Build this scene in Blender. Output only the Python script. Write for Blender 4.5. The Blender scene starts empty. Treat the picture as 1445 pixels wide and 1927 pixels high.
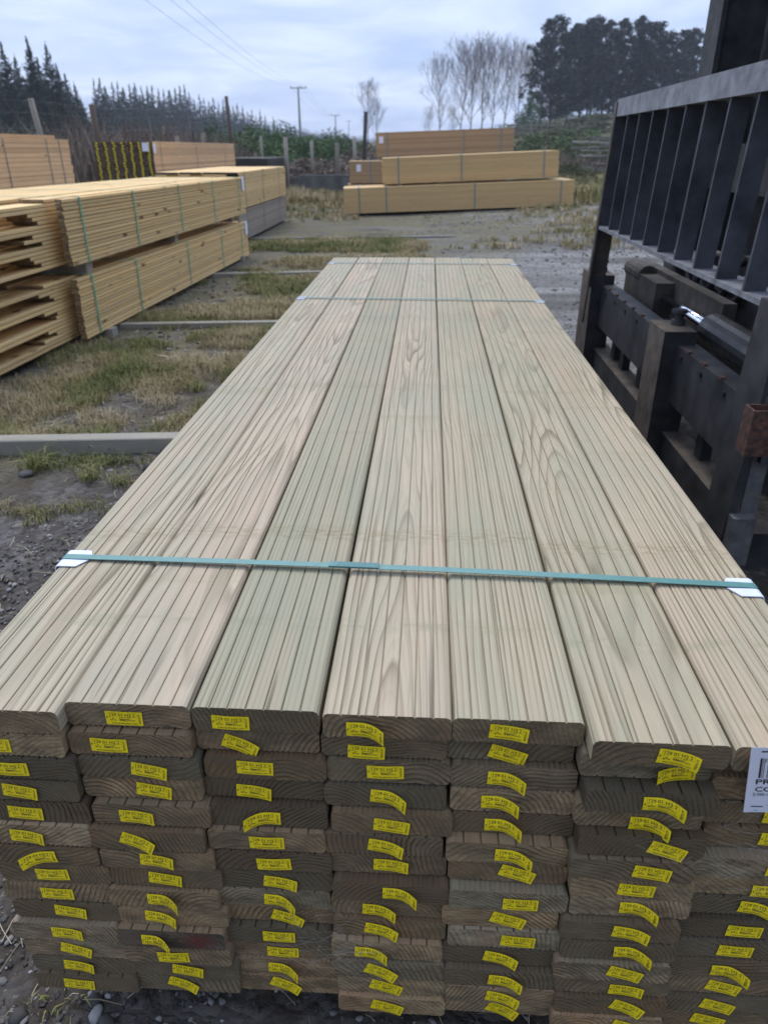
import bpy, math, random
import numpy as np
from mathutils import Vector, Matrix
R = math.radians
SC = bpy.context.scene
COL = SC.collection

# ------------------------------------------------------------------ camera
CAM = Vector((0.53308, -0.59083, 1.12404))
pitch, yaw, roll = 0.46491, -0.05931, -0.00290
fwd = Vector((math.sin(yaw)*math.cos(pitch), math.cos(yaw)*math.cos(pitch), -math.sin(pitch)))
rgt = Vector((math.cos(yaw), -math.sin(yaw), 0)); up = rgt.cross(fwd)
r2 = rgt*math.cos(roll) + up*math.sin(roll); u2 = up*math.cos(roll) - rgt*math.sin(roll)
cd = bpy.data.cameras.new('camera'); cam = bpy.data.objects.new('camera', cd); COL.objects.link(cam)
cam.matrix_world = Matrix(((r2.x, u2.x, -fwd.x, CAM.x), (r2.y, u2.y, -fwd.y, CAM.y), (r2.z, u2.z, -fwd.z, CAM.z), (0, 0, 0, 1)))
cd.sensor_fit = 'VERTICAL'; cd.sensor_height = 36; cd.sensor_width = 27
cd.lens = 36*1362.2/1927
cd.clip_start = .02; cd.clip_end = 5000
cd.dof.use_dof = True; cd.dof.focus_distance = 1.05; cd.dof.aperture_fstop = 7.5
SC.camera = cam

# ------------------------------------------------------------------ light
SUN_EL, SUN_AZ = R(58), R(-20)          # azimuth from +Y towards +X
wd = bpy.data.worlds.new('World'); SC.world = wd; wd.use_nodes = True
nt = wd.node_tree; nt.nodes.clear()
def nd(t, typ, **k):
    n = t.nodes.new(typ)
    for a, b in k.items():
        if a == 'ins':
            for i, v in b.items(): n.inputs[i].default_value = v
        else: setattr(n, a, b)
    return n
def ln(t, a, b): t.links.new(a, b)
def sky_world(t):
    out = nd(t, 'ShaderNodeOutputWorld')
    sky = nd(t, 'ShaderNodeTexSky', sky_type='NISHITA'); sky.sun_disc = False
    sky.sun_elevation = SUN_EL; sky.sun_rotation = SUN_AZ; sky.dust_density = 3
    bg1 = nd(t, 'ShaderNodeBackground'); bg1.inputs[1].default_value = .10
    ln(t, sky.outputs[0], bg1.inputs[0])
    tc = nd(t, 'ShaderNodeTexCoord'); sp = nd(t, 'ShaderNodeSeparateXYZ'); ln(t, tc.outputs['Generated'], sp.inputs[0])
    zc = nd(t, 'ShaderNodeMath', operation='MAXIMUM'); ln(t, sp.outputs[2], zc.inputs[0]); zc.inputs[1].default_value = 0
    za = nd(t, 'ShaderNodeMath', operation='ADD'); ln(t, zc.outputs[0], za.inputs[0]); za.inputs[1].default_value = .10
    dx = nd(t, 'ShaderNodeMath', operation='DIVIDE'); ln(t, sp.outputs[0], dx.inputs[0]); ln(t, za.outputs[0], dx.inputs[1])
    dy = nd(t, 'ShaderNodeMath', operation='DIVIDE'); ln(t, sp.outputs[1], dy.inputs[0]); ln(t, za.outputs[0], dy.inputs[1])
    cb = nd(t, 'ShaderNodeCombineXYZ'); ln(t, dx.outputs[0], cb.inputs[0]); ln(t, dy.outputs[0], cb.inputs[1])
    n1 = nd(t, 'ShaderNodeTexNoise', ins={'Scale': 1.1, 'Detail': 8, 'Roughness': .55, 'Distortion': .5}); ln(t, cb.outputs[0], n1.inputs['Vector'])
    cr = nd(t, 'ShaderNodeValToRGB'); ln(t, n1.outputs[0], cr.inputs[0])
    e = cr.color_ramp.elements
    e[0].position = .30; e[0].color = (.385, .50, .75, 1); e[1].position = .72; e[1].color = (.70, .78, .98, 1)
    m = cr.color_ramp.elements.new(.5); m.color = (.51, .62, .86, 1)
    # an overcast sky is about three times brighter overhead than at the horizon
    mr = nd(t, 'ShaderNodeMapRange', ins={'From Min': .16, 'From Max': .8, 'To Min': 1.0, 'To Max': 1.9}); ln(t, zc.outputs[0], mr.inputs[0])
    dt = nd(t, 'ShaderNodeVectorMath', operation='DOT_PRODUCT'); ln(t, tc.outputs['Generated'], dt.inputs[0])
    dt.inputs[1].default_value = (math.sin(SUN_AZ), math.cos(SUN_AZ), .15)
    md = nd(t, 'ShaderNodeMapRange', ins={'From Min': -.9, 'From Max': .75, 'To Min': .55, 'To Max': 1.0}); ln(t, dt.outputs['Value'], md.inputs[0])
    mm = nd(t, 'ShaderNodeMath', operation='MULTIPLY'); ln(t, mr.outputs[0], mm.inputs[0]); ln(t, md.outputs[0], mm.inputs[1])
    bg2 = nd(t, 'ShaderNodeBackground'); ln(t, cr.outputs[0], bg2.inputs[0]); ln(t, mm.outputs[0], bg2.inputs[1])
    mx = nd(t, 'ShaderNodeMixShader'); mx.inputs[0].default_value = .93
    ln(t, bg1.outputs[0], mx.inputs[1]); ln(t, bg2.outputs[0], mx.inputs[2]); ln(t, mx.outputs[0], out.inputs[0])
sky_world(nt)
sl = bpy.data.lights.new('sun', 'SUN'); sl.energy = 1.5; sl.angle = R(25); sl.color = (1, .93, .82)
so = bpy.data.objects.new('sun', sl); COL.objects.link(so)
sd = Vector((math.sin(SUN_AZ)*math.cos(SUN_EL), math.cos(SUN_AZ)*math.cos(SUN_EL), math.sin(SUN_EL)))
so.rotation_euler = sd.to_track_quat('Z', 'Y').to_euler(); so.location = (0, 0, 30)
SC.view_settings.view_transform = 'Standard'; SC.view_settings.look = 'None'
SC.view_settings.exposure = 0.45; SC.view_settings.gamma = 1

# ------------------------------------------------------------------ helpers
rnd = random.Random(7)
class MB:
    def __init__(s): s.v = []; s.f = []; s.m = []
    def add(s, vs, fs, m=0):
        o = len(s.v); s.v += [tuple(v) for v in vs]; s.f += [tuple(i+o for i in f) for f in fs]; s.m += [m]*len(fs); return s
    def box(s, x0, x1, y0, y1, z0, z1, m=0, M=None, c=0):
        if c:
            P = [(x0+c, z0), (x1-c, z0), (x1, z0+c), (x1, z1-c), (x1-c, z1), (x0+c, z1), (x0, z1-c), (x0, z0+c)]
            return s.prism(P, y0, y1, m, M=M)
        vs = [Vector(p) for p in ((x0,y0,z0),(x1,y0,z0),(x1,y1,z0),(x0,y1,z0),(x0,y0,z1),(x1,y0,z1),(x1,y1,z1),(x0,y1,z1))]
        if M: vs = [M @ v for v in vs]
        return s.add(vs, [(0,3,2,1),(4,5,6,7),(0,1,5,4),(1,2,6,5),(2,3,7,6),(3,0,4,7)], m)
    def prism(s, P, y0, y1, m=0, mend=None, M=None, side_m=None, cuts=1):
        n = len(P); vs = []
        for k in range(cuts+1):
            y = y0+(y1-y0)*k/cuts
            vs += [Vector((p[0], y, p[1])) for p in P]
        if M: vs = [M @ v for v in vs]
        o = len(s.v); s.v += [tuple(v) for v in vs]
        for k in range(cuts):
            for i in range(n):
                j = (i+1) % n
                s.f.append((o+k*n+i, o+k*n+j, o+(k+1)*n+j, o+(k+1)*n+i)); s.m.append(side_m[i] if side_m else m)
        e = m if mend is None else mend
        s.f.append(tuple(o+i for i in reversed(range(n)))); s.m.append(e)
        s.f.append(tuple(o+cuts*n+i for i in range(n))); s.m.append(e)
        return s
    def tube(s, pts, rads, n=8, m=0, cap=True):
        pts = [Vector(p) for p in pts]
        if not hasattr(rads, '__len__'): rads = [rads]*len(pts)
        o = len(s.v); pu = None
        for i, p in enumerate(pts):
            d = (pts[min(i+1, len(pts)-1)]-pts[max(i-1, 0)]).normalized()
            a = pu if pu else (Vector((0,0,1)) if abs(d.z) < .9 else Vector((1,0,0)))
            b = d.cross(a).normalized(); a = b.cross(d).normalized(); pu = a
            for k in range(n):
                t = 2*math.pi*k/n; s.v.append(tuple(p+(a*math.cos(t)+b*math.sin(t))*rads[i]))
        for i in range(len(pts)-1):
            for k in range(n):
                j = (k+1) % n
                s.f.append((o+i*n+k, o+i*n+j, o+(i+1)*n+j, o+(i+1)*n+k)); s.m.append(m)
        if cap:
            s.f.append(tuple(o+k for k in reversed(range(n)))); s.m.append(m)
            s.f.append(tuple(o+(len(pts)-1)*n+k for k in range(n))); s.m.append(m)
        return s
    def mesh(s, name, mats, smooth=False):
        me = bpy.data.meshes.new(name); me.from_pydata(s.v, [], s.f)
        for m in (mats if isinstance(mats, (list, tuple)) else [mats]): me.materials.append(m)
        me.polygons.foreach_set('material_index', s.m)
        if smooth: me.polygons.foreach_set('use_smooth', [True]*len(me.polygons))
        me.update(); return me
    def build(s, name, mats, parent=None, smooth=False, loc=(0,0,0)):
        return obj(name, s.mesh(name, mats, smooth), parent, loc)
def obj(name, me, parent=None, loc=(0,0,0), rz=0):
    o = bpy.data.objects.new(name, me); COL.objects.link(o); o.location = loc; o.rotation_euler = (0, 0, rz)
    if parent: o.parent = parent
    return o
def tag(o, label, cat, group=None, kind=None):
    o['label'] = label
    if cat: o['category'] = cat
    if group: o['group'] = group
    if kind: o['kind'] = kind
    return o
def empty(name, loc=(0,0,0), rz=0):
    o = bpy.data.objects.new(name, None); COL.objects.link(o); o.location = loc; o.rotation_euler = (0, 0, rz); o.empty_display_size = .1
    return o
def structure(o): o['kind'] = 'structure'; return o
def npmesh(name, V, F, mats, midx=None, attr=None, smooth=False):
    """V (n,3); F (m,3) or (m,4) arrays; attr: per-vertex random value stored as 'tone'."""
    me = bpy.data.meshes.new(name); k = F.shape[1]
    me.vertices.add(len(V)); me.vertices.foreach_set('co', V.astype(np.float32).ravel())
    me.loops.add(F.size); me.loops.foreach_set('vertex_index', F.astype(np.int32).ravel())
    me.polygons.add(len(F)); me.polygons.foreach_set('loop_start', np.arange(0, F.size, k, dtype=np.int32))
    me.polygons.foreach_set('loop_total', np.full(len(F), k, dtype=np.int32))
    for m in (mats if isinstance(mats, (list, tuple)) else [mats]): me.materials.append(m)
    if midx is not None: me.polygons.foreach_set('material_index', midx.astype(np.int32))
    if smooth: me.polygons.foreach_set('use_smooth', np.ones(len(F), dtype=bool))
    me.update(calc_edges=True)
    if attr is not None:
        a = me.attributes.new('tone', 'FLOAT', 'POINT'); a.data.foreach_set('value', attr.astype(np.float32))
    return me

# ------------------------------------------------------------------ materials
def mat(name):
    m = bpy.data.materials.new(name); m.use_nodes = True
    t = m.node_tree; b = t.nodes['Principled BSDF']; b.inputs['Roughness'].default_value = .8
    return m, t, b
def math_(t, op, a, b=None, c=None):
    n = nd(t, 'ShaderNodeMath', operation=op)
    for i, v in enumerate((a, b, c)):
        if v is None: continue
        if isinstance(v, (int, float)): n.inputs[i].default_value = v
        else: ln(t, v, n.inputs[i])
    return n.outputs[0]
def mixc(t, fac, a, b, mode='MIX'):
    n = nd(t, 'ShaderNodeMix', data_type='RGBA', blend_type=mode)
    for i, v in ((0, fac), (6, a), (7, b)):
        if isinstance(v, (int, float)): n.inputs[i].default_value = v
        elif isinstance(v, tuple): n.inputs[i].default_value = v if len(v) == 4 else (*v, 1)
        else: ln(t, v, n.inputs[i])
    return n.outputs[2]
def ramp(t, fac, stops):
    n = nd(t, 'ShaderNodeValToRGB'); ln(t, fac, n.inputs[0]); e = n.color_ramp.elements
    while len(e) < len(stops): e.new(.5)
    for x, (p, c) in zip(e, stops):
        x.position = p; x.color = (*c, 1) if isinstance(c, tuple) else (c, c, c, 1)
    return n.outputs[0]
def noise(t, vec, scale, detail=3, rough=.5, dist=0):
    n = nd(t, 'ShaderNodeTexNoise', ins={'Scale': scale, 'Detail': detail, 'Roughness': rough, 'Distortion': dist})
    if vec is not None: ln(t, vec, n.inputs['Vector'])
    return n.outputs[0]
def scaled(t, vec, s, add=None):
    n = nd(t, 'ShaderNodeVectorMath', operation='MULTIPLY'); ln(t, vec, n.inputs[0]); n.inputs[1].default_value = s
    if add is None: return n.outputs[0]
    a = nd(t, 'ShaderNodeVectorMath', operation='ADD'); ln(t, n.outputs[0], a.inputs[0]); ln(t, add, a.inputs[1]); return a.outputs[0]
def bump(t, b, h, strength, dist):
    n = nd(t, 'ShaderNodeBump', ins={'Strength': strength, 'Distance': dist}); ln(t, h, n.inputs['Height']); ln(t, n.outputs[0], b.inputs['Normal'])

def wood(name, early, late, ring=.0062, contrast=1.0, tint=None, tint2=None, vary=.25, end=False, knots=0, rough=.72, red=False, wob=.06, wet=None, ys=1.0, bands=None, checks=False):
    m, t, b = mat(name)
    tc = nd(t, 'ShaderNodeTexCoord').outputs['Object']; rn = nd(t, 'ShaderNodeObjectInfo').outputs['Random']
    def fr(k): return math_(t, 'FRACT', math_(t, 'MULTIPLY', rn, k))
    sv = nd(t, 'ShaderNodeCombineXYZ')
    for i, k in enumerate((37.1, 91.7, 153.3)): ln(t, math_(t, 'MULTIPLY', rn, k), sv.inputs[i])
    sv = sv.outputs[0]; sp = nd(t, 'ShaderNodeSeparateXYZ'); ln(t, tc, sp.inputs[0])
    n1 = noise(t, scaled(t, tc, (3, .9*ys, 3), sv), 1, 3, .5); n2 = noise(t, scaled(t, tc, (4, 1.3*ys, 4), sv), 1.7, 2, .45)
    px = math_(t, 'MULTIPLY_ADD', fr(17.3), .26, -.13); pz = math_(t, 'MULTIPLY_ADD', fr(71.9), -.14, -.012)
    dx = math_(t, 'ADD', math_(t, 'SUBTRACT', sp.outputs[0], px), math_(t, 'MULTIPLY_ADD', n1, wob*1.6, -wob*.8))
    dz = math_(t, 'ADD', math_(t, 'SUBTRACT', sp.outputs[2], pz), math_(t, 'MULTIPLY_ADD', n2, wob*1.6, -wob*.8))
    r = math_(t, 'SQRT', math_(t, 'ADD', math_(t, 'MULTIPLY', dx, dx), math_(t, 'MULTIPLY', dz, dz)))
    r = math_(t, 'ADD', r, math_(t, 'MULTIPLY', noise(t, scaled(t, tc, (60, 3, 60), sv), 1, 2), .0022))
    rg = math_(t, 'FRACT', math_(t, 'DIVIDE', r, ring))
    f = ramp(t, rg, [(0, 0.0), (.50, .08), (.78, .55), (.90, 1.0), (1.0, 0.0)])
    f = math_(t, 'MULTIPLY', f, math_(t, 'MULTIPLY_ADD', noise(t, scaled(t, tc, (5, 1.1, 5), sv), 2, 2), 1.6*contrast, -.25*contrast))
    fine = noise(t, scaled(t, tc, (420, 9 if not end else 420, 420), sv), 1, 3, .7)
    if not end:   # fine secondary growth lines and short dark fibre streaks
        rg2 = math_(t, 'FRACT', math_(t, 'DIVIDE', math_(t, 'ADD', r, math_(t, 'MULTIPLY', n2, .012)), ring*.37))
        f = math_(t, 'ADD', math_(t, 'MULTIPLY', f, .85), math_(t, 'MULTIPLY', ramp(t, rg2, [(.3, 0.), (.85, 1.), (1., 0.)]), .16))
        f = math_(t, 'ADD', f, math_(t, 'MULTIPLY', ramp(t, noise(t, scaled(t, tc, (260, 3.5, 260), sv), 1, 3, .6), [(.56, 0.), (.75, 1.)]), .35))
    else:
        f = math_(t, 'MULTIPLY', f, ramp(t, noise(t, scaled(t, tc, (30, 1, 70), sv), 1, 4, .65), [(.3, .35), (.65, 1.)]))
    f = math_(t, 'MINIMUM', f, 1.0)
    c = mixc(t, f, early, late)
    c = mixc(t, 1.0, c, ramp(t, fine, [(.25, .72 if end else .84), (.75, 1.25 if end else 1.12)]), 'MULTIPLY')
    if tint: c = mixc(t, ramp(t, noise(t, scaled(t, tc, (7, 2.2, 7), sv), 1, 5, .6), [(.42, 0.), (.62, .75)]), c, tint)
    if tint2: c = mixc(t, ramp(t, noise(t, scaled(t, tc, (9, 1.1, 9), sv), 1.3, 4, .6), [(.50, 0.), (.68, .6)]), c, tint2)
    if knots:
        v = nd(t, 'ShaderNodeTexVoronoi', ins={'Scale': 1.0}); ln(t, scaled(t, tc, (6.5, 3.4, 6.5), sv), v.inputs['Vector'])
        c = mixc(t, ramp(t, v.outputs['Distance'], [(.03*knots, 1.), (.10*knots, .0)]), c, (.14, .055, .018))
    if wet:   # faint saw and bearer stains running across the boards
        w = noise(t, scaled(t, tc, (1.5, 14, 1.5), sv), 1, 3, .6); c = mixc(t, ramp(t, w, [(.60, 0.), (.72, .35)]), c, wet)
    if checks:   # knots here and there, drying splits close to the sawn end
        v = nd(t, 'ShaderNodeTexVoronoi', ins={'Scale': 1.0}); ln(t, scaled(t, tc, (7, 2.6, 7), sv), v.inputs['Vector'])
        cs = nd(t, 'ShaderNodeSeparateColor'); ln(t, v.outputs['Color'], cs.inputs[0])
        kn = math_(t, 'MULTIPLY', ramp(t, v.outputs['Distance'], [(.02, 1.), (.05, .55), (.13, .0)]), math_(t, 'GREATER_THAN', cs.outputs[0], .80))
        c = mixc(t, math_(t, 'MULTIPLY', kn, .75), c, (.16, .10, .055))
        nearend = math_(t, 'MULTIPLY_ADD', sp.outputs[1], -6.0, -10.1)
        nearend = math_(t, 'MAXIMUM', math_(t, 'MINIMUM', nearend, 1.0), 0.0)
        spl = ramp(t, noise(t, scaled(t, tc, (150, 3.0, 10), sv), 1, 2, .4), [(.66, 0.), (.70, 1.)])
        c = mixc(t, math_(t, 'MULTIPLY', math_(t, 'MULTIPLY', spl, nearend), .8), c, (.09, .075, .05))
    if bands:  # bearer marks: brown flecks and a damp green line where other boards lay across
        for yc, wd_, colb, st, sc_ in bands:
            yy = math_(t, 'ADD', sp.outputs[1], math_(t, 'MULTIPLY_ADD', noise(t, scaled(t, tc, (9, 2, 1), sv), 1, 2), .03, -.015))
            bn = math_(t, 'SUBTRACT', 1.0, math_(t, 'DIVIDE', math_(t, 'ABSOLUTE', math_(t, 'SUBTRACT', yy, yc)), wd_))
            fk = math_(t, 'MULTIPLY', math_(t, 'MAXIMUM', bn, 0.0), ramp(t, noise(t, scaled(t, tc, (sc_, sc_*2.4, 1), sv), 1, 4, .65), [(.44, 0.), (.62, 1.)]))
            c = mixc(t, math_(t, 'MULTIPLY', math_(t, 'MINIMUM', fk, 1.0), st), c, colb)
    c = mixc(t, 1.0, c, ramp(t, fr(29.3), [(0, 1-vary), (1, 1+vary*.7)]), 'MULTIPLY')
    c = mixc(t, 1.0, c, nd(t, 'ShaderNodeObjectInfo').outputs['Color'], 'MULTIPLY')
    if end: c = mixc(t, ramp(t, noise(t, scaled(t, tc, (25, 25, 50), sv), 1, 4, .7), [(.36, .85), (.66, 0.)]), c, tuple(x*.38 for x in early))
    if red:
        d = nd(t, 'ShaderNodeVectorMath', operation='DISTANCE'); ln(t, scaled(t, tc, (1, 0, 1.3)), d.inputs[0]); d.inputs[1].default_value = (.035, 0, 0)
        dd = math_(t, 'ADD', d.outputs['Value'], math_(t, 'MULTIPLY', noise(t, tc, 60, 4, .7), .03))
        c = mixc(t, ramp(t, dd, [(.018, .75), (.042, 0.)]), c, (.16, .022, .02))
    ln(t, c, b.inputs['Base Color']); b.inputs['Roughness'].default_value = rough
    b.inputs['Specular IOR Level'].default_value = .3
    h = math_(t, 'MULTIPLY_ADD', fine, .8 if not end else 1.6, math_(t, 'MULTIPLY', f, -.7 if not end else 1.2))
    bump(t, b, h, .45 if not end else .9, .0007 if not end else .0016)
    return m
M = {}
M['deck'] = wood('deck_timber', (.42, .37, .275), (.165, .138, .09), ring=.0070, tint=(.315, .305, .23), tint2=(.43, .335, .25), vary=.05, contrast=1.7, wet=(.27, .25, .15), ys=.42, wob=.05, checks=True,
    bands=[(.405-3.67/2, .035, (.20, .15, .075), .55, 45), (.165-3.67/2, .022, (.24, .245, .16), .6, 22), (2.05-3.67/2, .10, (.26, .26, .18), .6, 12), (1.2-3.67/2, .05, (.24, .23, .15), .5, 14)])
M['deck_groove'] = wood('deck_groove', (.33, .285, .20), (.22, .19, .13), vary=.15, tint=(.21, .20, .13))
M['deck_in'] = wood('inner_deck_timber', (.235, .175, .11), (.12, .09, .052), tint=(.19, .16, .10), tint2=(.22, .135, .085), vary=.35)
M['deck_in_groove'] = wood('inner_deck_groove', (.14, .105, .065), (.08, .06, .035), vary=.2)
M['deck_end'] = wood('deck_end_grain', (.35, .26, .15), (.045, .032, .019), ring=.0060, tint=(.26, .22, .13), tint2=(.24, .13, .065), vary=.35, end=True, contrast=1.7, wob=.055)
M['deck_end_red'] = wood('deck_end_red', (.15, .12, .085), (.06, .045, .033), ring=.0055, vary=.2, end=True, red=True)
M['pine'] = wood('treated_pine', (.76, .52, .225), (.50, .285, .105), tint=(.66, .47, .235), vary=.16, knots=2.0, wob=.03)
M['pine_end'] = wood('treated_pine_end', (.34, .24, .13), (.20, .13, .06), end=True, vary=.3)
M['pine_pale'] = wood('pale_pine', (.82, .52, .27), (.62, .35, .155), tint=(.70, .44, .24), vary=.2, knots=1.0, wob=.03)
M['pine_tan'] = wood('tan_pine', (.64, .43, .20), (.43, .275, .12), vary=.07, wob=.03)
M['pine_grey'] = wood('weathered_pine', (.34, .27, .20), (.24, .18, .125), tint=(.30, .27, .23), vary=.2)
M['pine_brown'] = wood('browned_pine', (.45, .30, .165), (.32, .205, .105), vary=.15)
M['rotten_end'] = wood('dark_brown_end_grain', (.10, .07, .048), (.05, .036, .025), vary=.3)
M['old'] = wood('old_grey_timber', (.23, .215, .19), (.12, .11, .095), tint=(.28, .26, .23), vary=.4)
M['bearer'] = wood('bearer_timber', (.34, .31, .255), (.14, .125, .10), tint=(.23, .215, .175), vary=.12, contrast=1.5)
M['dark_timber'] = wood('dark_timber', (.06, .052, .045), (.035, .03, .026), vary=.3)
M['rotten'] = wood('brown_post_timber', (.12, .085, .06), (.06, .045, .03), vary=.2)
M['post'] = wood('fence_post_timber', (.27, .24, .19), (.16, .14, .11), vary=.35)

def simple(name, col, rough=.6, metal=0, spec=.5, var=.15, scale=20, bumpd=0, col2=None, r2=None):
    m, t, b = mat(name); tc = nd(t, 'ShaderNodeTexCoord').outputs['Object']
    n = noise(t, tc, scale, 5, .65)
    c = mixc(t, ramp(t, n, [(.35, 0.), (.68, 1.)]), tuple(x*(1-var) for x in col), col2 or tuple(min(1, x*(1+var)) for x in col))
    ln(t, c, b.inputs['Base Color']); b.inputs['Roughness'].default_value = rough; b.inputs['Metallic'].default_value = metal
    b.inputs['Specular IOR Level'].default_value = spec
    if r2 is not None: ln(t, ramp(t, noise(t, tc, scale*1.7, 4, .6), [(.3, rough), (.7, r2)]), b.inputs['Roughness'])
    if bumpd: bump(t, b, noise(t, tc, scale*3, 4, .6), .6, bumpd)
    return m
M['strap'] = simple('teal_strap', (.105, .235, .215), .38, var=.10, scale=90, bumpd=.0002)
M['crimp'] = simple('strap_crimp', (.09, .22, .22), .5, var=.35, scale=600, bumpd=.0006)
M['green_strap'] = simple('green_strap', (.09, .42, .27), .4, var=.1, scale=30)
M['grey_strap'] = simple('grey_strap', (.20, .24, .22), .5)
M['plastic'] = simple('white_plastic', (.66, .68, .80), .35, var=.04, scale=60)
M['yellow'] = simple('yellow_tag', (.93, .71, .010), .45, var=.05, scale=80)
M['ink'] = simple('black_ink', (.02, .02, .018), .6)
M['ink2'] = simple('grey_ink', (.20, .18, .03), .6)
M['paper'] = simple('white_paper', (.78, .78, .86), .5, var=.03)
M['paper_green'] = simple('green_smudge', (.42, .66, .58), .5)
M['steel'] = simple('painted_dark_steel', (.016, .016, .018), .55, var=.45, scale=9, col2=(.045, .044, .046), r2=.75, bumpd=.0004)
M['steel_blue'] = simple('dusty_blue_black_steel', (.026, .029, .042), .50, var=.35, scale=7, col2=(.060, .066, .082), r2=.75, bumpd=.0004)
M['steel_rail'] = simple('worn_grey_steel', (.13, .137, .155), .42, var=.3, scale=14, col2=(.235, .24, .26), r2=.7, bumpd=.0005)
M['steel_dust'] = simple('brown_dusty_steel', (.036, .031, .028), .8, var=.3, scale=11, col2=(.085, .069, .056), bumpd=.0006)
M['steel_lug'] = simple('grey_worn_lug', (.085, .085, .09), .6, var=.3, scale=30, col2=(.13, .125, .125))
M['dust_top'] = simple('dusty_brown_face', (.075, .060, .050), .85, var=.35, scale=14, col2=(.14, .108, .08), bumpd=.0006)
M['rust'] = simple('rusty_steel', (.045, .026, .02), .85, var=.5, scale=60, col2=(.13, .055, .032), bumpd=.001)
M['oily'] = simple('oily_black_steel', (.014, .014, .016), .28, var=.3, scale=10, col2=(.03, .029, .03), r2=.55)
M['chrome'] = simple('chrome_rod', (.75, .78, .85), .12, metal=1)
M['rubber'] = simple('black_rubber', (.018, .018, .019), .55, var=.4, scale=12, bumpd=.002)
M['stone'] = None
def attr_mat(name, stops, rough=.85, bumpd=0, trans=0):
    m, t, b = mat(name); a = nd(t, 'ShaderNodeAttribute', attribute_name='tone')
    ln(t, ramp(t, a.outputs['Fac'], stops), b.inputs['Base Color']); b.inputs['Roughness'].default_value = rough
    b.inputs['Specular IOR Level'].default_value = .25
    if bumpd:
        bump(t, b, noise(t, nd(t, 'ShaderNodeTexCoord').outputs['Object'], 90, 4), .5, bumpd)
    if trans: b.inputs['Subsurface Weight'].default_value = 0
    return m
M['stone'] = attr_mat('pebble', [(0, (.04, .036, .033)), (.45, (.095, .088, .083)), (.8, (.18, .172, .165)), (1, (.34, .33, .32))], .75, .002)
M['grass'] = attr_mat('grass_blades', [(0, (.12, .14, .045)), (.25, (.22, .215, .075)), (.5, (.29, .24, .115)), (.8, (.38, .30, .17)), (1, (.47, .39, .25))])
M['straw'] = attr_mat('dry_straw', [(0, (.10, .08, .055)), (.6, (.30, .26, .18)), (1, (.42, .37, .27))])
M['needles'] = attr_mat('conifer_needles', [(0, (.012, .022, .015)), (.6, (.030, .048, .030)), (1, (.06, .085, .048))])
M['pine_needles'] = attr_mat('pine_needles', [(0, (.012, .018, .014)), (.6, (.03, .04, .028)), (1, (.06, .068, .04))])
M['gorse'] = attr_mat('green_scrub_leaves', [(0, (.035, .06, .025)), (.6, (.085, .14, .05)), (1, (.16, .21, .085))])
M['olive'] = attr_mat('olive_scrub_leaves', [(0, (.04, .05, .022)), (.6, (.10, .115, .05)), (1, (.19, .17, .09))])
M['brush'] = attr_mat('dry_brush', [(0, (.09, .065, .05)), (.6, (.17, .13, .105)), (1, (.27, .22, .17))])
M['bark'] = simple('bark', (.10, .085, .07), .9, var=.3, scale=3)
M['bare_bark'] = simple('pale_bare_bark', (.15, .12, .11), .9, var=.25, scale=3)
M['concrete'] = simple('weathered_concrete', (.14, .135, .13), .9, var=.4, scale=3, bumpd=.004)
M['pole'] = simple('grey_pole', (.25, .25, .25), .9)
M['wire'] = simple('wire', (.12, .12, .13), .6)

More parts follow.
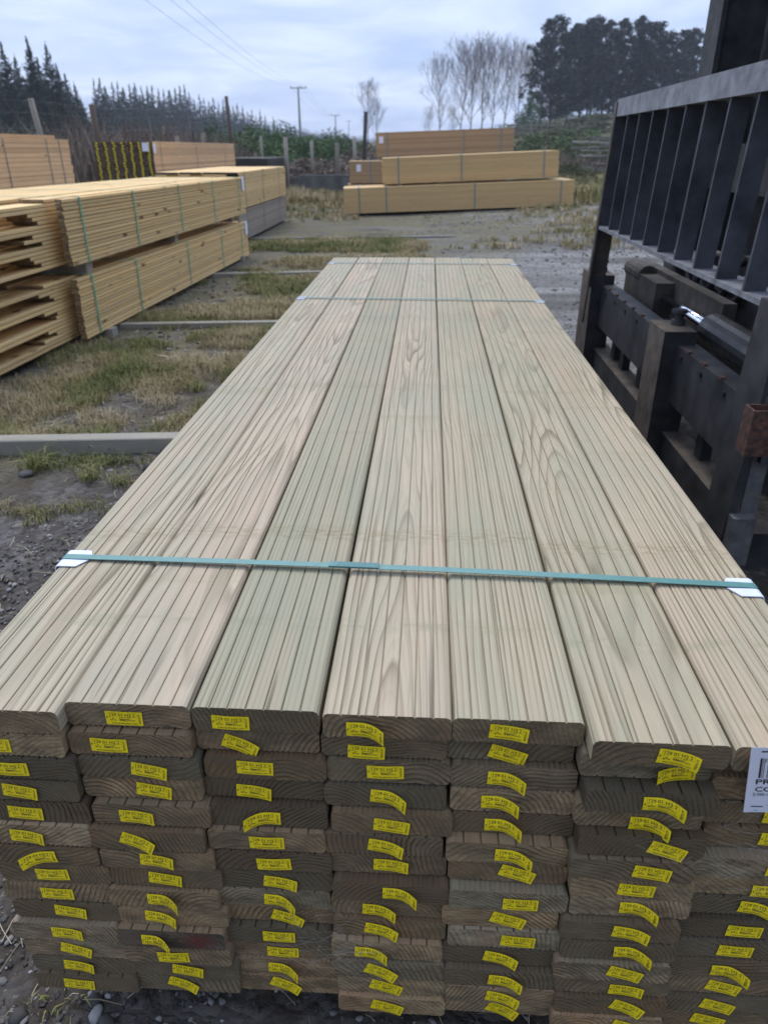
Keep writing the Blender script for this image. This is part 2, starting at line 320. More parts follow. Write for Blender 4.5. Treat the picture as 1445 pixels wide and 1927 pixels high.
def ground_mat():
    m, t, b = mat('yard_ground'); tc = nd(t, 'ShaderNodeTexCoord').outputs['Object']
    v = nd(t, 'ShaderNodeTexVoronoi', ins={'Scale': 42.0, 'Randomness': 1.0}); ln(t, tc, v.inputs['Vector'])
    v2 = nd(t, 'ShaderNodeTexVoronoi', ins={'Scale': 15.0}); ln(t, tc, v2.inputs['Vector'])
    grav = ramp(t, v.outputs['Color'], [(0, (.022, .018, .015)), (.4, (.088, .080, .073)), (.75, (.18, .17, .16)), (1, (.34, .33, .315))])
    g2 = ramp(t, v2.outputs['Color'], [(0, (.034, .028, .023)), (.6, (.11, .104, .10)), (1, (.21, .205, .205))])
    grav = mixc(t, ramp(t, noise(t, tc, 9, 4), [(.42, 0.), (.58, 1.)]), grav, g2)
    soil = ramp(t, noise(t, tc, 60, 6, .75), [(.3, (.020, .014, .010)), (.7, (.085, .064, .045))])
    big = noise(t, tc, .8, 6, .65)
    c = mixc(t, ramp(t, big, [(.40, .85), (.60, .15)]), grav, soil)
    sp = nd(t, 'ShaderNodeSeparateXYZ'); ln(t, tc, sp.inputs[0])
    # lighter worn gravel drive on the right of the yard, damp dark soil near the packs
    drive = math_(t, 'MULTIPLY', ramp(t, math_(t, 'MULTIPLY_ADD', sp.outputs[0], .25, math_(t, 'MULTIPLY_ADD', big, .9, -.25)), [(.1, 0.), (.5, 1.)]),
                  ramp(t, math_(t, 'MULTIPLY', sp.outputs[1], .1), [(.12, 0.), (.32, 1.)]))
    pale = ramp(t, v.outputs['Color'], [(0, (.105, .098, .090)), (.5, (.20, .19, .178)), (1, (.33, .32, .305))])
    pale = mixc(t, ramp(t, noise(t, scaled(t, tc, (.35, 1.6, 1)), .9, 5, .6), [(.42, 0.), (.60, .75)]), pale, (.055, .048, .042))
    c = mixc(t, drive, c, pale)
    far = ramp(t, math_(t, 'MULTIPLY', sp.outputs[1], .01), [(.19, 0.), (.26, 1.)])
    veg = ramp(t, noise(t, tc, .9, 6, .7), [(.3, (.035, .05, .02)), (.5, (.07, .08, .032)), (.7, (.15, .13, .07))])
    left = ramp(t, math_(t, 'MULTIPLY_ADD', sp.outputs[0], -.12, .5), [(.40, 0.), (.62, .0)])
    c = mixc(t, far, c, veg)
    moss = math_(t, 'MULTIPLY', ramp(t, noise(t, tc, 1.7, 6, .7), [(.36, 0.), (.54, .85)]), ramp(t, math_(t, 'MULTIPLY_ADD', sp.outputs[0], -.3, math_(t, 'MULTIPLY', sp.outputs[1], .12)), [(.45, 0.), (.75, 1.)]))
    c = mixc(t, moss, c, mixc(t, ramp(t, noise(t, tc, 14, 5, .7), [(.35, 0.), (.65, 1.)]), (.075, .065, .035), (.175, .155, .08)))
    ln(t, c, b.inputs['Base Color']); b.inputs['Roughness'].default_value = .9; b.inputs['Specular IOR Level'].default_value = .3
    h = math_(t, 'ADD', math_(t, 'MULTIPLY', v.outputs['Distance'], -1.2), math_(t, 'MULTIPLY', noise(t, tc, 30, 6, .7), 1.0))
    bump(t, b, h, .9, .012)
    return m
M['ground'] = ground_mat()

# ------------------------------------------------------------------ ground
def sstep(a, b, x):
    t = np.clip((x-a)/(b-a), 0, 1); return t*t*(3-2*t)
def gh(x, y):
    x = np.asarray(x, float); y = np.asarray(y, float)
    return 1.9*sstep(30, 110, y) + 2.9*sstep(48, 112, y)*sstep(4, 24, x) + .35*sstep(19, 30, y)*sstep(3, 9, x) + .15*sstep(-1, 3.6, x)*sstep(9, 14, y)*(1-.9*sstep(24, 40, y))
def axis(lo, hi, n, p=2.4):
    s = np.linspace(-1, 1, n); v = np.sign(s)*np.abs(s)**p
    return np.where(v < 0, -v*lo, v*hi)
gx = axis(-900, 900, 161); gy = axis(-60, 1500, 201)
GX, GY = np.meshgrid(gx, gy); GZ = gh(GX, GY)
rs = np.random.RandomState(3)
GZ = GZ + (rs.rand(*GZ.shape)-.5)*.012
n0, n1_ = GX.shape; idx = np.arange(n0*n1_).reshape(n0, n1_)
F = np.stack([idx[:-1, :-1], idx[:-1, 1:], idx[1:, 1:], idx[1:, :-1]], -1).reshape(-1, 4)
structure(obj('ground', npmesh('ground', np.stack([GX.ravel(), GY.ravel(), GZ.ravel()], 1), F, M['ground'], smooth=True)))

# ------------------------------------------------------------------ main pack
BW, BH, BL = .1400, .0334, 3.67
CP, RP = .1425, .0345
Z0 = .0975
def deck_profile(flip):
    """Reeded on one face, six wide-spaced grooves on the other."""
    w, h, c = BW/2, BH/2, .0058
    P = []; S = []
    def p(x, z, s=0): P.append((x, z)); S.append(s)
    # bottom, left to right: fine reeds
    p(-w, -h+c); p(-w+c*.35, -h+c*.35); p(-w+c, -h)
    n = 20; x0 = -w+.010; st = (2*w-.020)/n
    for i in range(n):
        p(x0+i*st, -h, 2); p(x0+(i+.5)*st, -h+.0020, 2)
    p(w-.010, -h); p(w-c, -h); p(w-c*.35, -h+c*.35); p(w, -h+c)
    p(w, h-c); p(w-c*.35, h-c*.35); p(w-c, h)
    n = 7; st = 2*w/n
    for i in range(n-1, 0, -1):
        x = -w+i*st
        p(x+.0022, h); p(x+.0010, h-.0004, 1); p(x+.0005, h-.0019, 1); p(x-.0005, h-.0019, 1); p(x-.0010, h-.0004); p(x-.0022, h)
    p(-w+c, h); p(-w+c*.35, h-c*.35); p(-w, h-c)
    if flip:
        P = [(-x, -z) for x, z in P]
    return P, [1 if s == 1 else 0 for s in S]
def deck_mesh(flip, sag, endmat, inner=True):
    P, S = deck_profile(flip); mb = MB()
    mb.prism(P, -BL/2, BL/2, 0, mend=2, side_m=S, cuts=6)
    if sag:
        v = []
        for x, y, z in mb.v:
            v.append((x + sag[0]*math.sin(y*1.3+sag[2]), y, z + sag[1]*abs(math.sin(y*1.1+sag[2]))))
        mb.v = v
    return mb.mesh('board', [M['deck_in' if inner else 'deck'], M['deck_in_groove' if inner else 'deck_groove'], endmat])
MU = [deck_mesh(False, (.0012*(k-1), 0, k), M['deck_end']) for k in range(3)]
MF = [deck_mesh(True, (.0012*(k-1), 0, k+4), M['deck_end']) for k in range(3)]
MT = [deck_mesh(False, (.0012*(k-1), 0, k), M['deck_end'], False) for k in range(3)]
M_red = deck_mesh(False, None, M['deck_end_red'])

# text as mesh triangles
def text_tris(body, size, bold=0.0, squeeze=1.0):
    cu = bpy.data.curves.new('t', 'FONT'); cu.body = body; cu.size = size; cu.offset = bold; cu.resolution_u = 2
    o = bpy.data.objects.new('t', cu); COL.objects.link(o)
    dg = bpy.context.evaluated_depsgraph_get(); me = o.evaluated_get(dg).to_mesh()
    me.calc_loop_triangles()
    V = [(v.co.x*squeeze, v.co.y) for v in me.vertices]; T = [tuple(t.vertices) for t in me.loop_triangles]
    o.evaluated_get(dg).to_mesh_clear(); bpy.data.objects.remove(o); bpy.data.curves.remove(cu)
    return V, T
def bounds(V): xs = [v[0] for v in V]; ys = [v[1] for v in V]; return min(xs), max(xs), min(ys), max(ys)
class Flat:
    """2-D print laid out in (u,v) metres, later bent onto a tag."""
    def __init__(s): s.v = []; s.f = []; s.m = []
    def poly(s, pts, m): o = len(s.v); s.v += pts; s.f.append(tuple(range(o, o+len(pts)))); s.m.append(m)
    def rect(s, x0, x1, y0, y1, m, n=1):
        for k in range(n):
            a = x0+(x1-x0)*k/n; b = x0+(x1-x0)*(k+1)/n; s.poly([(a, y0), (b, y0), (b, y1), (a, y1)], m)
    def line(s, pts, w, m):
        for (x0, y0), (x1, y1) in zip(pts, pts[1:]):
            d = math.hypot(x1-x0, y1-y0) or 1; nx, ny = -(y1-y0)/d*w/2, (x1-x0)/d*w/2
            s.poly([(x0-nx, y0-ny), (x1-nx, y1-ny), (x1+nx, y1+ny), (x0+nx, y0+ny)], m)
    def text(s, body, x0, x1, y0, h, m, bold=0, rot=False):
        V, T = text_tris(body, 1.0, bold); a, b, c, d = bounds(V)
        sx = (x1-x0)/(b-a); sy = h/(d-c); o = len(s.v)
        for x, y in V:
            u, v = (x-a)*sx, (y-c)*sy
            s.v.append((x0+u, y0+v) if not rot else (x0-v, y0+u))
        s.f += [tuple(i+o for i in t) for t in T]; s.m += [m]*len(T)
TW, TH = .0415, .0190
pr_ = Flat()
pr_.text('129 01 H3.2', .0053, .0336, .0127, .0043, 1, .0)
pr_.line([(.0032, .0178), (.0032, .0118)], .0002, 1); pr_.line([(.0032, .0118), (.0058, .0118)], .0002, 1)
pr_.line([(.0032, .0178), (.0355, .0178), (.0355, .0118), (.0250, .0118)], .0002, 1)
pr_.poly([(.0011, .0120), (.0030, .0105), (.0011, .0090)], 1)
pr_.line([(.0052, .0085), (.0066, .0062), (.0092, .0108)], .0007, 1); pr_.line([(.0048, .0112), (.0064, .0112)], .0005, 1)
pr_.text('R', .0094, .0110, .0064, .0018, 1, .02); pr_.text('n', .0112, .0126, .0064, .0014, 1, .02)
pr_.text('Kiwi', .0160, .0218, .0062, .0030, 1, .02); pr_.text('Lumber', .0222, .0338, .0062, .0028, 2, 0)
ov = [(.0215+.0058*math.cos(a)-.0006*math.sin(a), .0098+.0017*math.sin(a)) for a in np.linspace(.4, 6.0, 12)]
pr_.line(ov, .0006, 2); pr_.line([(.0262, .0108), (.0290, .0125), (.0272, .0100)], .0004, 2); pr_.line([(.018, .0092), (.023, .0088), (.0255, .0094)], .0005, 2)
pr_.text('www.kiwilumber.com', .0062, .0350, .0016, .0028, 1, .0)
pr_.text('PREMIUM', .0398, .0512, .0030, .0024, 1, .01, rot=False) if False else None
V_, T_ = text_tris('PREMIUM', 1.0, 0); a_, b_, c_, d_ = bounds(V_)
o_ = len(pr_.v)
for x, y in V_: pr_.v.append((.0396-(y-c_)/(d_-c_)*.0026, .0030+(x-a_)/(b_-a_)*.0135))
pr_.f += [tuple(i+o_ for i in t) for t in T_]; pr_.m += [1]*len(T_)
def tag_mesh(curl, side, rot, wave, size=1.0, w=TW, h=TH, flat=pr_, mats=None, lift=.00035, nx=12, off=.0012):
    mats = mats or [M['yellow'], M['ink'], M['ink2']]
    cr, sr = math.cos(rot), math.sin(rot)
    def bend(u, v, e):
        a = u/w
        k = a if side > 0 else 1-a
        q = max(0, (k-.35)/.65)
        y = -off - curl*q*q - wave*(1-math.cos(a*6.28))*.5 - e - .0015*math.sin(3.1*v/h)*(curl*60)
        x, z = (u-w/2)*(1-q*curl*2.5*.12*8*(1 if curl > 0 else 0)), (v-h/2) - q*q*curl*.22
        return (x*cr-z*sr, y, x*sr+z*cr)
    mb = MB()
    g = []
    for j in range(3):
        for i in range(nx+1): g.append((w*i/nx, h*j/2))
    vs = [bend(u, v, 0) for u, v in g] + [bend(u, v, -.00018) for u, v in g]
    n = nx+1; fs = []; N = len(g)
    for j in range(2):
        for i in range(nx):
            a = j*n+i; fs.append((a, a+1, a+n+1, a+n)); fs.append((N+a, N+a+n, N+a+n+1, N+a+1))
    for i in range(nx): fs += [(i, N+i, N+i+1, i+1), (2*n+i, 2*n+i+1, N+2*n+i+1, N+2*n+i)]
    for j in range(2): fs += [(j*n, (j+1)*n, N+(j+1)*n, N+j*n), (j*n+nx, N+j*n+nx, N+(j+1)*n+nx, (j+1)*n+nx)]
    mb.add(vs, fs, 0)
    o = len(mb.v); mb.v += [bend(u, v, lift) for u, v in flat.v]
    mb.f += [tuple(i+o for i in f) for f in flat.f]; mb.m += flat.m
    return mb.mesh('tag', mats)
TAGS = {'f': [tag_mesh(0, 1, R(-2), .0004), tag_mesh(0, 1, R(1), .0008), tag_mesh(.002, 1, R(-6), .0006), tag_mesh(.003, 1, R(-4), .0)],
        'c': [tag_mesh(.009, 1, R(-4), .0), tag_mesh(.012, 1, R(-2), 0), tag_mesh(.007, 1, R(-8), .0005), tag_mesh(.014, 1, R(-1), 0)],
        't': [tag_mesh(.002, 1, R(-15), .0005), tag_mesh(.004, 1, R(-20), 0)],
        'l': [tag_mesh(.010, -1, R(3), .0), tag_mesh(.006, -1, R(5), .0004)]}
TAGS['k'] = [tag_mesh(.012, -1, R(2), .0)]

pack = empty('timber_pack', (.5*7*CP, 0, Z0))
tag(pack, 'large strapped pack of grooved greenish decking boards with yellow end tags, in the foreground', 'timber pack', )
PR = [ # how far each board end stands out towards the camera, millimetres, top row first
 [0, -2, 1, 0, 2, 12, 12, 8, 10, 12, 26, 24, 22, 30],
 [0, -2, 0, -6, 12, 26, 24, 20, 30, 28, 44, 42, 36, 30],
 [2, -12, 6, -2, 20, 32, 34, 30, 32, 22, 38, 26, 34, 36],
 [2, -12, -4, 4, 20, 24, 20, 46, 34, 44, 58, 64, 62, 72],
 [18, -12, 4, 10, 12, 40, 34, 60, 56, 64, 62, 78, 80, 64],
 [38, 2, 38, 14, 36, 46, 42, 38, 54, 56, 66, 58, 68, 74],
 [26, -12, -6, 0, 6, 34, 24, 26, 38, 44, 50, 48, 54, 52]]
FL = {(2, 4), (3, 2), (3, 4), (3, 7), (4, 1), (4, 2), (4, 3), (4, 7), (4, 11), (5, 1), (5, 3), (5, 8), (1, 8), (1, 3), (3, 11), (3, 13), (5, 12), (6, 8), (2, 7), (2, 13), (3, 12), (0, 8), (4, 8), (5, 13), (0, 12)}
CX = [[None]*14 for _ in range(7)]
# tag centres in photo x (fraction across the board) and kind
TG = [
 [(.35, 'k'), (.42, 'f'), (.45, 'f'), (.5, 'f'), (.45, 'f'), (.45, 'f'), (.47, 'l'), (.48, 'f'), (.5, 'f'), (.55, 'f'), (.52, 'f'), (.5, 't'), (.45, 'f'), (.42, 'f')],
 [(.47, 'f'), (.33, 'f'), (.58, 'f'), (.60, 'f'), (.38, 'f'), (.42, 't'), (.50, 'f'), (.50, 'f'), (.50, 'c'), (.40, 'c'), (.38, 'c'), (.45, 'f'), (.52, 'f'), (.45, 't')],
 [(.30, 'f'), (.36, 't'), (.42, 'f'), (.42, 'f'), (.45, 'k'), (.50, 'f'), (.51, 'f'), (.53, 'f'), (.55, 'c'), (.56, 't'), (.50, 'f'), (.48, 'f'), (.45, 'c'), (.46, 't')],
 [(.34, 'c'), (.36, 'f'), (.47, 'f'), (.52, 'c'), (.50, 'f'), (.52, 'c'), (.52, 'f'), (.58, 'c'), (.42, 'c'), (.42, 'c'), (.36, 'c'), (.42, 't'), (.44, 't'), (.46, 't')],
 [(.43, 'f'), (.48, 't'), (.43, 'c'), (.40, 'c'), (.42, 'c'), (.55, 'c'), (.58, 't'), (.60, 'f'), (.56, 't'), (.62, 'f'), (.52, 'c'), (.54, 'c'), (.52, 'c'), (.55, 't')],
 [(.62, 'c'), (.72, 'l'), (.58, 'c'), (.58, 'c'), (.70, 't'), (.65, 'f'), (.54, 'f'), (.56, 'c'), (.58, 'c'), (.60, 'c'), (.60, 't'), (.62, 'f'), (.64, 't'), (.68, 't')],
 [(.5, 'f'), (.55, 'f'), (.55, 'f'), (.62, 'c'), (.60, 'c'), (.72, 'f'), (.66, 'c'), (.58, 'c'), (.55, 'f'), (.50, 'f'), (.52, 'c'), (.50, 't'), (.48, 't'), (.46, 't')]]
rb = random.Random(11)
rowj = [0, -.003, .003, -.001, .004, -.002, .002, .005, .0, .004, -.001, .003, .006, .004]
TINT = [(1.0, .975, .93), (1.07, 1.0, .965), (.92, .92, .85), (1.02, .98, .93), (.96, .945, .87), (1.0, .965, .88), (1.03, .97, .90)]
for c in range(7):
    for r in range(14):
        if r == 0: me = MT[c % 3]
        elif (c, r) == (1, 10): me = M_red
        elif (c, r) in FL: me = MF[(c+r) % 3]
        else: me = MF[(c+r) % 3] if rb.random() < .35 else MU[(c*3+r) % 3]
        dxj = 0 if r == 0 else rb.uniform(-.0012, .0012)+rowj[r]+(.022, .016, .009, .004, 0, -.004, -.008)[c]*r/13
        b_ = obj('board', me, pack, ((c-3)*CP + dxj, BL/2 - .5*(PR[c][r]-PR[c][0])/1000 - (.009, .002, -.007, -.005, -.001, .020, .010)[c] + (0 if r else [0, .01, 0, .0, .005, .0, -.01][c]), (13-r)*RP + BH/2 + (rb.uniform(0, .0008))))
        b_.rotation_euler = (0, rb.uniform(-.004, .004) if r else 0, rb.uniform(-.0006, .0006))
        k_ = rb.uniform(.55, 1.35); hue = rb.uniform(-.05, .16); b_.color = (*TINT[c], 1) if r == 0 else (k_*(1+hue), k_, k_*(1-hue*.9), 1)
        fx, kd = TG[c][r]
        tm = rb.choice(TAGS[kd])
        tz = rb.uniform(-.003, .002) - (.006 if (r and PR[c][r] < PR[c][r-1]-6) else 0)
        tg = obj('tag', tm, b_, ((fx-.5)*BW, -BL/2-.0004, tz))
        tg.rotation_euler = (0, rb.uniform(-.05, .05), 0)
# straps
def ribbon(path, w, th, skew=0, m=0, mb=None):
    """closed or open band: path of (x,z) outward-ordered; width along y"""
    mb = mb or MB(); n = len(path); vs = []
    for i, (x, z) in enumerate(path):
        a = path[max(i-1, 0)]; b = path[min(i+1, n-1)]
        tx, tz = b[0]-a[0], b[1]-a[1]; d = math.hypot(tx, tz) or 1; nx, nz = -tz/d, tx/d
        y = skew*x
        vs += [(x, y-w/2, z), (x, y+w/2, z), (x+nx*th, y+w/2, z+nz*th), (x+nx*th, y-w/2, z+nz*th)]
    fs = []
    for i in range(n-1):
        for k in range(4):
            fs.append((4*i+k, 4*i+(k+1) % 4, 4*(i+1)+(k+1) % 4, 4*(i+1)+k))
    fs += [(0, 3, 2, 1), (4*n-4, 4*n-3, 4*n-2, 4*n-1)]
    mb.add(vs, fs, m); return mb
def loop_path(x0, x1, z0, z1, r=.006, g=.001, lift=0, n=24):
    P = [(x0-g, z0)]
    P += [(x0-g, z1-r)] + [(x0-g+r-r*math.cos(a), z1-r+(r+g)*math.sin(a)) for a in (.4, .8, 1.2)] 
    for i in range(n+1):
        t = i/n; P.append((x0+r+(x1-x0-2*r)*t, z1+g+lift*math.sin(math.pi*t)))
    P += [(x1+g-r+r*math.cos(a), z1-r+(r+g)*math.sin(a)) for a in (1.2, .8, .4)] + [(x1+g, z1-r), (x1+g, z0)]
    P += [(x1-r, z0-g), (x0+r, z0-g), (x0-g, z0)]
    return P[::-1] if False else P
HW = 3.5*CP-.0015
PT = 13*RP+BH+.0008
for ys, sk, lift, buck in ((.300, -.028, .0045, True), (2.400, -.03, .002, False), (3.42, -.02, .001, False)):
    s_ = ribbon(loop_path(-HW-.0012, HW+.0012, .0, PT+.0016, lift=lift), .0130, .0009, sk).build('strap', M['strap'], pack, loc=(0, ys, 0))
    if buck:
        n = 16; P = [(-.098+.072*i/n, PT+.0035+lift*math.sin(math.pi*(-.098+.072*i/n+HW)/(2*HW))+.0006) for i in range(n+1)]
        ribbon(P, .0134, .0016, sk).build('crimp', M['crimp'], s_)
        # diagonal embossed ridges on the crimp
        mbr = MB()
        for i in range(24):
            x = -.088+.060*i/24; z = PT+.0035+lift*math.sin(math.pi*(x+HW)/(2*HW))+.0021
            mbr.add([(x, sk*x-.0060, z), (x+.0009, sk*x-.0060, z+.0004), (x+.0050, sk*x+.0060, z+.0004), (x+.0041, sk*x+.0060, z)], [(0, 1, 2, 3)])
        mbr.build('ridge_pattern', M['strap'], s_)
    for sx in (-1, 1):
        cp = MB(); g = .0006
        pts = [(0, -.030), (0, -.004), (.0012, -.0012), (.004, 0), (.042, 0)]
        prof = [(sx*(HW+g)-sx*a, PT+.0009+b) for a, b in pts]
        for (ya, yb, cut) in ((-.026, -.0068, .012), (.0068, .020, .007), (-.0068, .0068, 0)):
            th = .0014; V = []
            for i, (x, z) in enumerate(prof):
                last = i == len(prof)-1
                far = ya if abs(ya) > abs(yb) else yb
                yy0, yy1 = ya, yb
                V += [(x, yy0, z), (x, yy1, z)]
            if cut:   # clipped outer corner
                xi = prof[-1][0]; V[-2 if far == ya else -1] = (xi+sx*cut, far, prof[-1][1])
            N = len(V); nzs = [(sx*th, 0)]*2+[(sx*th, 0)]*2+[(sx*th*.7, th*.7)]*2+[(0, th)]*4
            V2 = [(v[0]+n_[0]*(1 if cut else .35), v[1], v[2]+n_[1]*(1 if cut else .2)) for v, n_ in zip(V, nzs)]
            fs = []
            for i in range(len(prof)-1):
                a = 2*i; fs += [(a, a+1, a+3, a+2), (N+a, N+a+2, N+a+3, N+a+1), (a, a+2, N+a+2, N+a), (a+1, N+a+1, N+a+3, a+3)]
            fs += [(0, N, N+1, 1), (N-2, N-1, 2*N-1, 2*N-2)]
            cp.add(V+V2, fs)
        cp.build('corner_protector', M['plastic'], pack, loc=(0, ys+sk*sx*HW, 0))
# white bar-code label hanging on the right-hand column
fl = Flat()
fl.rect(.012, .029, .119, .1215, 1); fl.rect(.008, .022, .0115, .0135, 1)
x = .012
for wbar, gap in ((.0022, .0008), (.0006, .0012), (.0006, .0036), (.0008, .001), (.0026, .0028), (.0007, .0018), (.0007, .0035), (.0030, .0012), (.0007, .003), (.0020, .001), (.0007, .002), (.0024, .003), (.0007, .001)):
    fl.rect(x, x+wbar, .070, .108, 1); x += wbar+gap
fl.line([(.016, .101), (.019, .107), (.018, .101), (.023, .103), (.026, .108), (.025, .102), (.031, .110)], .0006, 2)
fl.text('PRE', .0100, .0345, .058, .0098, 1, .02); fl.rect(.009, .060, .0555, .0558, 2)
fl.text('CC3', .0100, .0345, .0430, .0098, 1, .02); fl.text('0.000 m3', .0085, .0315, .0345, .0062, 1, 0)
fl.rect(.008, .060, .0318, .0322, 1)
fl.line([(.026, .014), (.031, .0185), (.036, .0168), (.033, .0148)], .0005, 1)
fl.poly([(.010, .003), (.014, .0065), (.018, .003)], 3)
lm = tag_mesh(0, 1, R(-1.5), .003, w=.072, h=.128, flat=fl, mats=[M['paper'], M['ink'], M['ink2'], M['paper_green']], nx=16, off=.002)
lo = obj('barcode_label', lm, pack, (.4070, -.0215, .4440)); lo.rotation_euler = (R(7), R(-12), 0); lo.scale = (.84, .84, .84)
lo['label'] = 'white paper bar-code label hanging from the right-hand boards'

# ------------------------------------------------------------------ other packs
def board_mesh(w, h, L, ms, me_, c=.002):
    mb = MB(); P = [(-w/2+c, -h/2), (w/2-c, -h/2), (w/2, -h/2+c), (w/2, h/2-c), (w/2-c, h/2), (-w/2+c, h/2), (-w/2, h/2-c), (-w/2, -h/2+c)]; c = min(c, h*.2)
    mb.prism(P, -L/2, L/2, 0, mend=1); return mb.mesh('board', [ms, me_])
def band_loop(W, H, w, th): return ribbon(loop_path(-W/2-.003, W/2+.003, 0, H+.003, r=.008), w, th)
def make_pack(name, label, loc, rz, nx, nz, bw, bh, L, ms, me_, straps, sm, group='strapped packs of sawn timber in the yard', ragged=0, slope=0, sw=.016, tags=False, labels=(), gx=.002, gz=.0022, allparts=False, jit=.012, seed=1, extra=None):
    rr = random.Random(seed)
    p = empty(name, loc, rz); p.rotation_euler = (slope, 0, rz); tag(p, label, 'timber pack', group)
    full = board_mesh(bw, bh, L, ms, me_); W = nx*(bw+gx); H = nz*(bh+gz)
    inner = MB(); cnt = 0; tmesh = MB()
    if tags: tmesh = MB().box(-.019, .019, -.003, -.001, -.0085, .0085).mesh('tag', M['yellow'])
    for c in range(nx):
        for r in range(nz):
            x = (c-(nx-1)/2)*(bw+gx); bwc = bw; z = r*(bh+gz)+bh/2; dy = rr.uniform(-jit, jit); dxx = rr.uniform(-.002, .002)+(rr.uniform(-.006, .003) if ragged and c == nx-1 else 0)
            vis = c == nx-1 or r == nz-1 or allparts or (ragged and c >= nx-3)
            ext = 0
            if ragged:
                if c == nx-1: x += bw/2-.02; bwc = .04
                elif c == nx-2: x += .053; ext = (rr.uniform(.9, 1.5) if (r*7+seed) % 5 in (0, 3) else rr.uniform(.12, .35))*(1 if r < nz-1 else .15)
                else: ext = rr.uniform(.5, 1.6) if r < nz-1 else rr.uniform(0, .5)
            if vis and cnt < 100:
                cnt += 1
                me = full if not ext and bwc == bw else board_mesh(bwc, bh, L+ext, ms, me_)
                o = obj('board', me, p, (x+dxx, L/2-ext/2+dy, z)); o.rotation_euler = (0, 0, rr.uniform(-.0005, .0005))
                if tags:
                    t_ = obj('tag', tmesh, o, (rr.uniform(-.012, .012), -L/2, 0)); t_.rotation_euler = (0, R(rr.uniform(10, 40)), 0)
            else:
                inner.box(x-bwc/2, x+bw/2, -ext+dy, L+dy, z-bh/2, z+bh/2)
    if inner.v: o = inner.build('inner_boards', ms, p); o['kind'] = 'stuff'
    for s in straps: band_loop(W, H, sw, .0012).build('strap', sm, p, loc=(0, s, 0))
    for (lx, ly, lz, face) in labels:
        mb = MB()
        if face == 'end': mb.box(lx-.05, lx+.05, -jit-.006, -jit-.004, lz-.06, lz+.06)
        else: mb.box(W/2+.006, W/2+.008, ly-.05, ly+.05, lz-.07, lz+.07)
        mb.build('label', M['paper'], p)
    if extra: extra(p, W, H)
    return p, W, H
def bearers(loc, rz, W, ys, h, label, w=.09, name='bearer', group='bearers under the timber packs', over=.0, matk='bearer'):
    for i, y in enumerate(ys):
        c = Matrix.Rotation(rz, 4, 'Z') @ Vector((0, y, 0)) + Vector(loc)
        o = MB().box(-W/2-over, W/2+over, -w/2, w/2, 0, h).build(name, M[matk], None, loc=c); o.rotation_euler = (0, 0, rz)
        tag(o, label[i] if isinstance(label, (list, tuple)) else label, 'bearer', group)
GR = 'strapped packs of sawn timber in the yard'
# near left, two high; right side face runs from (-1.66,3.85) to (-1.50,8.2)
A = math.atan2(-.04, 4.35); Lp = 4.36; Wl = 7*.152
def left_loc(y0, z, xr=-1.595, ang=A):
    # origin so that the right-hand face starts at xr
    return (xr-Wl/2*math.cos(ang), y0-Wl/2*math.sin(ang), z)
sl = -.012
make_pack('timber_pack', 'near yellow pine pack on the ground left, lower of two, ragged board ends', left_loc(3.86, .055), A, 7, 17, .15, .0180, Lp, M['pine'], M['pine_end'], (.20, .95, 2.15, 3.25, 4.05), M['green_strap'], ragged=.35, jit=.004, gz=.0034, seed=3, slope=sl*.6, labels=[(0, 4.28, .30, 'side')])
make_pack('timber_pack', 'near yellow pine pack with green straps, upper of two at left, ragged board ends', left_loc(3.85, .495), A, 7, 17, .15, .0187, Lp, M['pine'], M['pine_end'], (.22, 1.08, 2.10, 3.12, 4.12), M['green_strap'], ragged=.40, jit=.004, gz=.0034, seed=5, slope=sl*.4, labels=[(0, 4.30, .31, 'side')])
bearers((-2.14, 3.86, .0), A, 1.15, (.35, 4.0), .054, ['dark bearer hidden in the grass under the near left pack, near end', 'dark bearer in the grass under the near left pack, far end'])
bearers((-2.14, 3.86, .421), A, 1.02, (.28, 2.0, 3.9), .071, ['short timber bearer between the two near left packs, nearest', 'short timber bearer between the two near left packs, middle one', 'short timber bearer between the two near left packs, farthest'], matk='pine_grey')
# next stack in the same row
B = math.atan2(.02, 3.4)
make_pack('timber_pack', 'greyed pine pack on the ground beyond the near left stack', (-1.92-Wl/2, 9.35, .04), B, 7, 14, .15, .0245, 3.5, M['pine_grey'], M['pine_end'], (.5, 1.6, 2.9), M['grey_strap'], seed=8)
make_pack('timber_pack', 'yellow pine pack stacked on the greyed pack at left', (-1.90-Wl/2, 9.40, .43), B, 7, 17, .15, .0235, 3.4, M['pine'], M['dark_timber'], (.35, 1.5, 2.8), M['grey_strap'], seed=9, jit=.03)
bearers((-2.44, 9.4, .394), B, 1.0, (.4, 3.0), .035, ['thin spacer between the greyed and yellow packs, near', 'thin spacer between the greyed and yellow packs, far'], matk='pine_grey')
# rear left row: supports hidden behind the front row, two packs on top
make_pack('timber_pack', 'lower pine pack behind the near left stack, mostly hidden', (-4.20, 4.4, .06), 0, 7, 14, .14, .040, 4.2, M['pine_brown'], M['pine_end'], (.6, 3.5), M['grey_strap'], seed=12)
def p4_extra(p, W, H):
    o = obj('board', board_mesh(.14, .04, 4.1, M['pine_brown'], M['pine_end']), p, (W/2-.2, 2.1, H+.022)); o['label'] = 'brown board lying loose on top of the pack'
make_pack('timber_pack', 'pale pine pack with bowed straps high at the left edge of the yard', (-4.18, 4.45, .70), 0, 7, 12, .14, .042, 4.2, M['pine_pale'], M['pine_end'], (1.2, 2.75, 3.65, 3.95), M['grey_strap'], seed=13, jit=.014, extra=p4_extra)
bearers((-4.2, 4.4, .632), 0, .95, (.4, 3.6), .067, ['bearer between the two rear left packs, near', 'bearer between the two rear left packs, far'], matk='pine_grey')
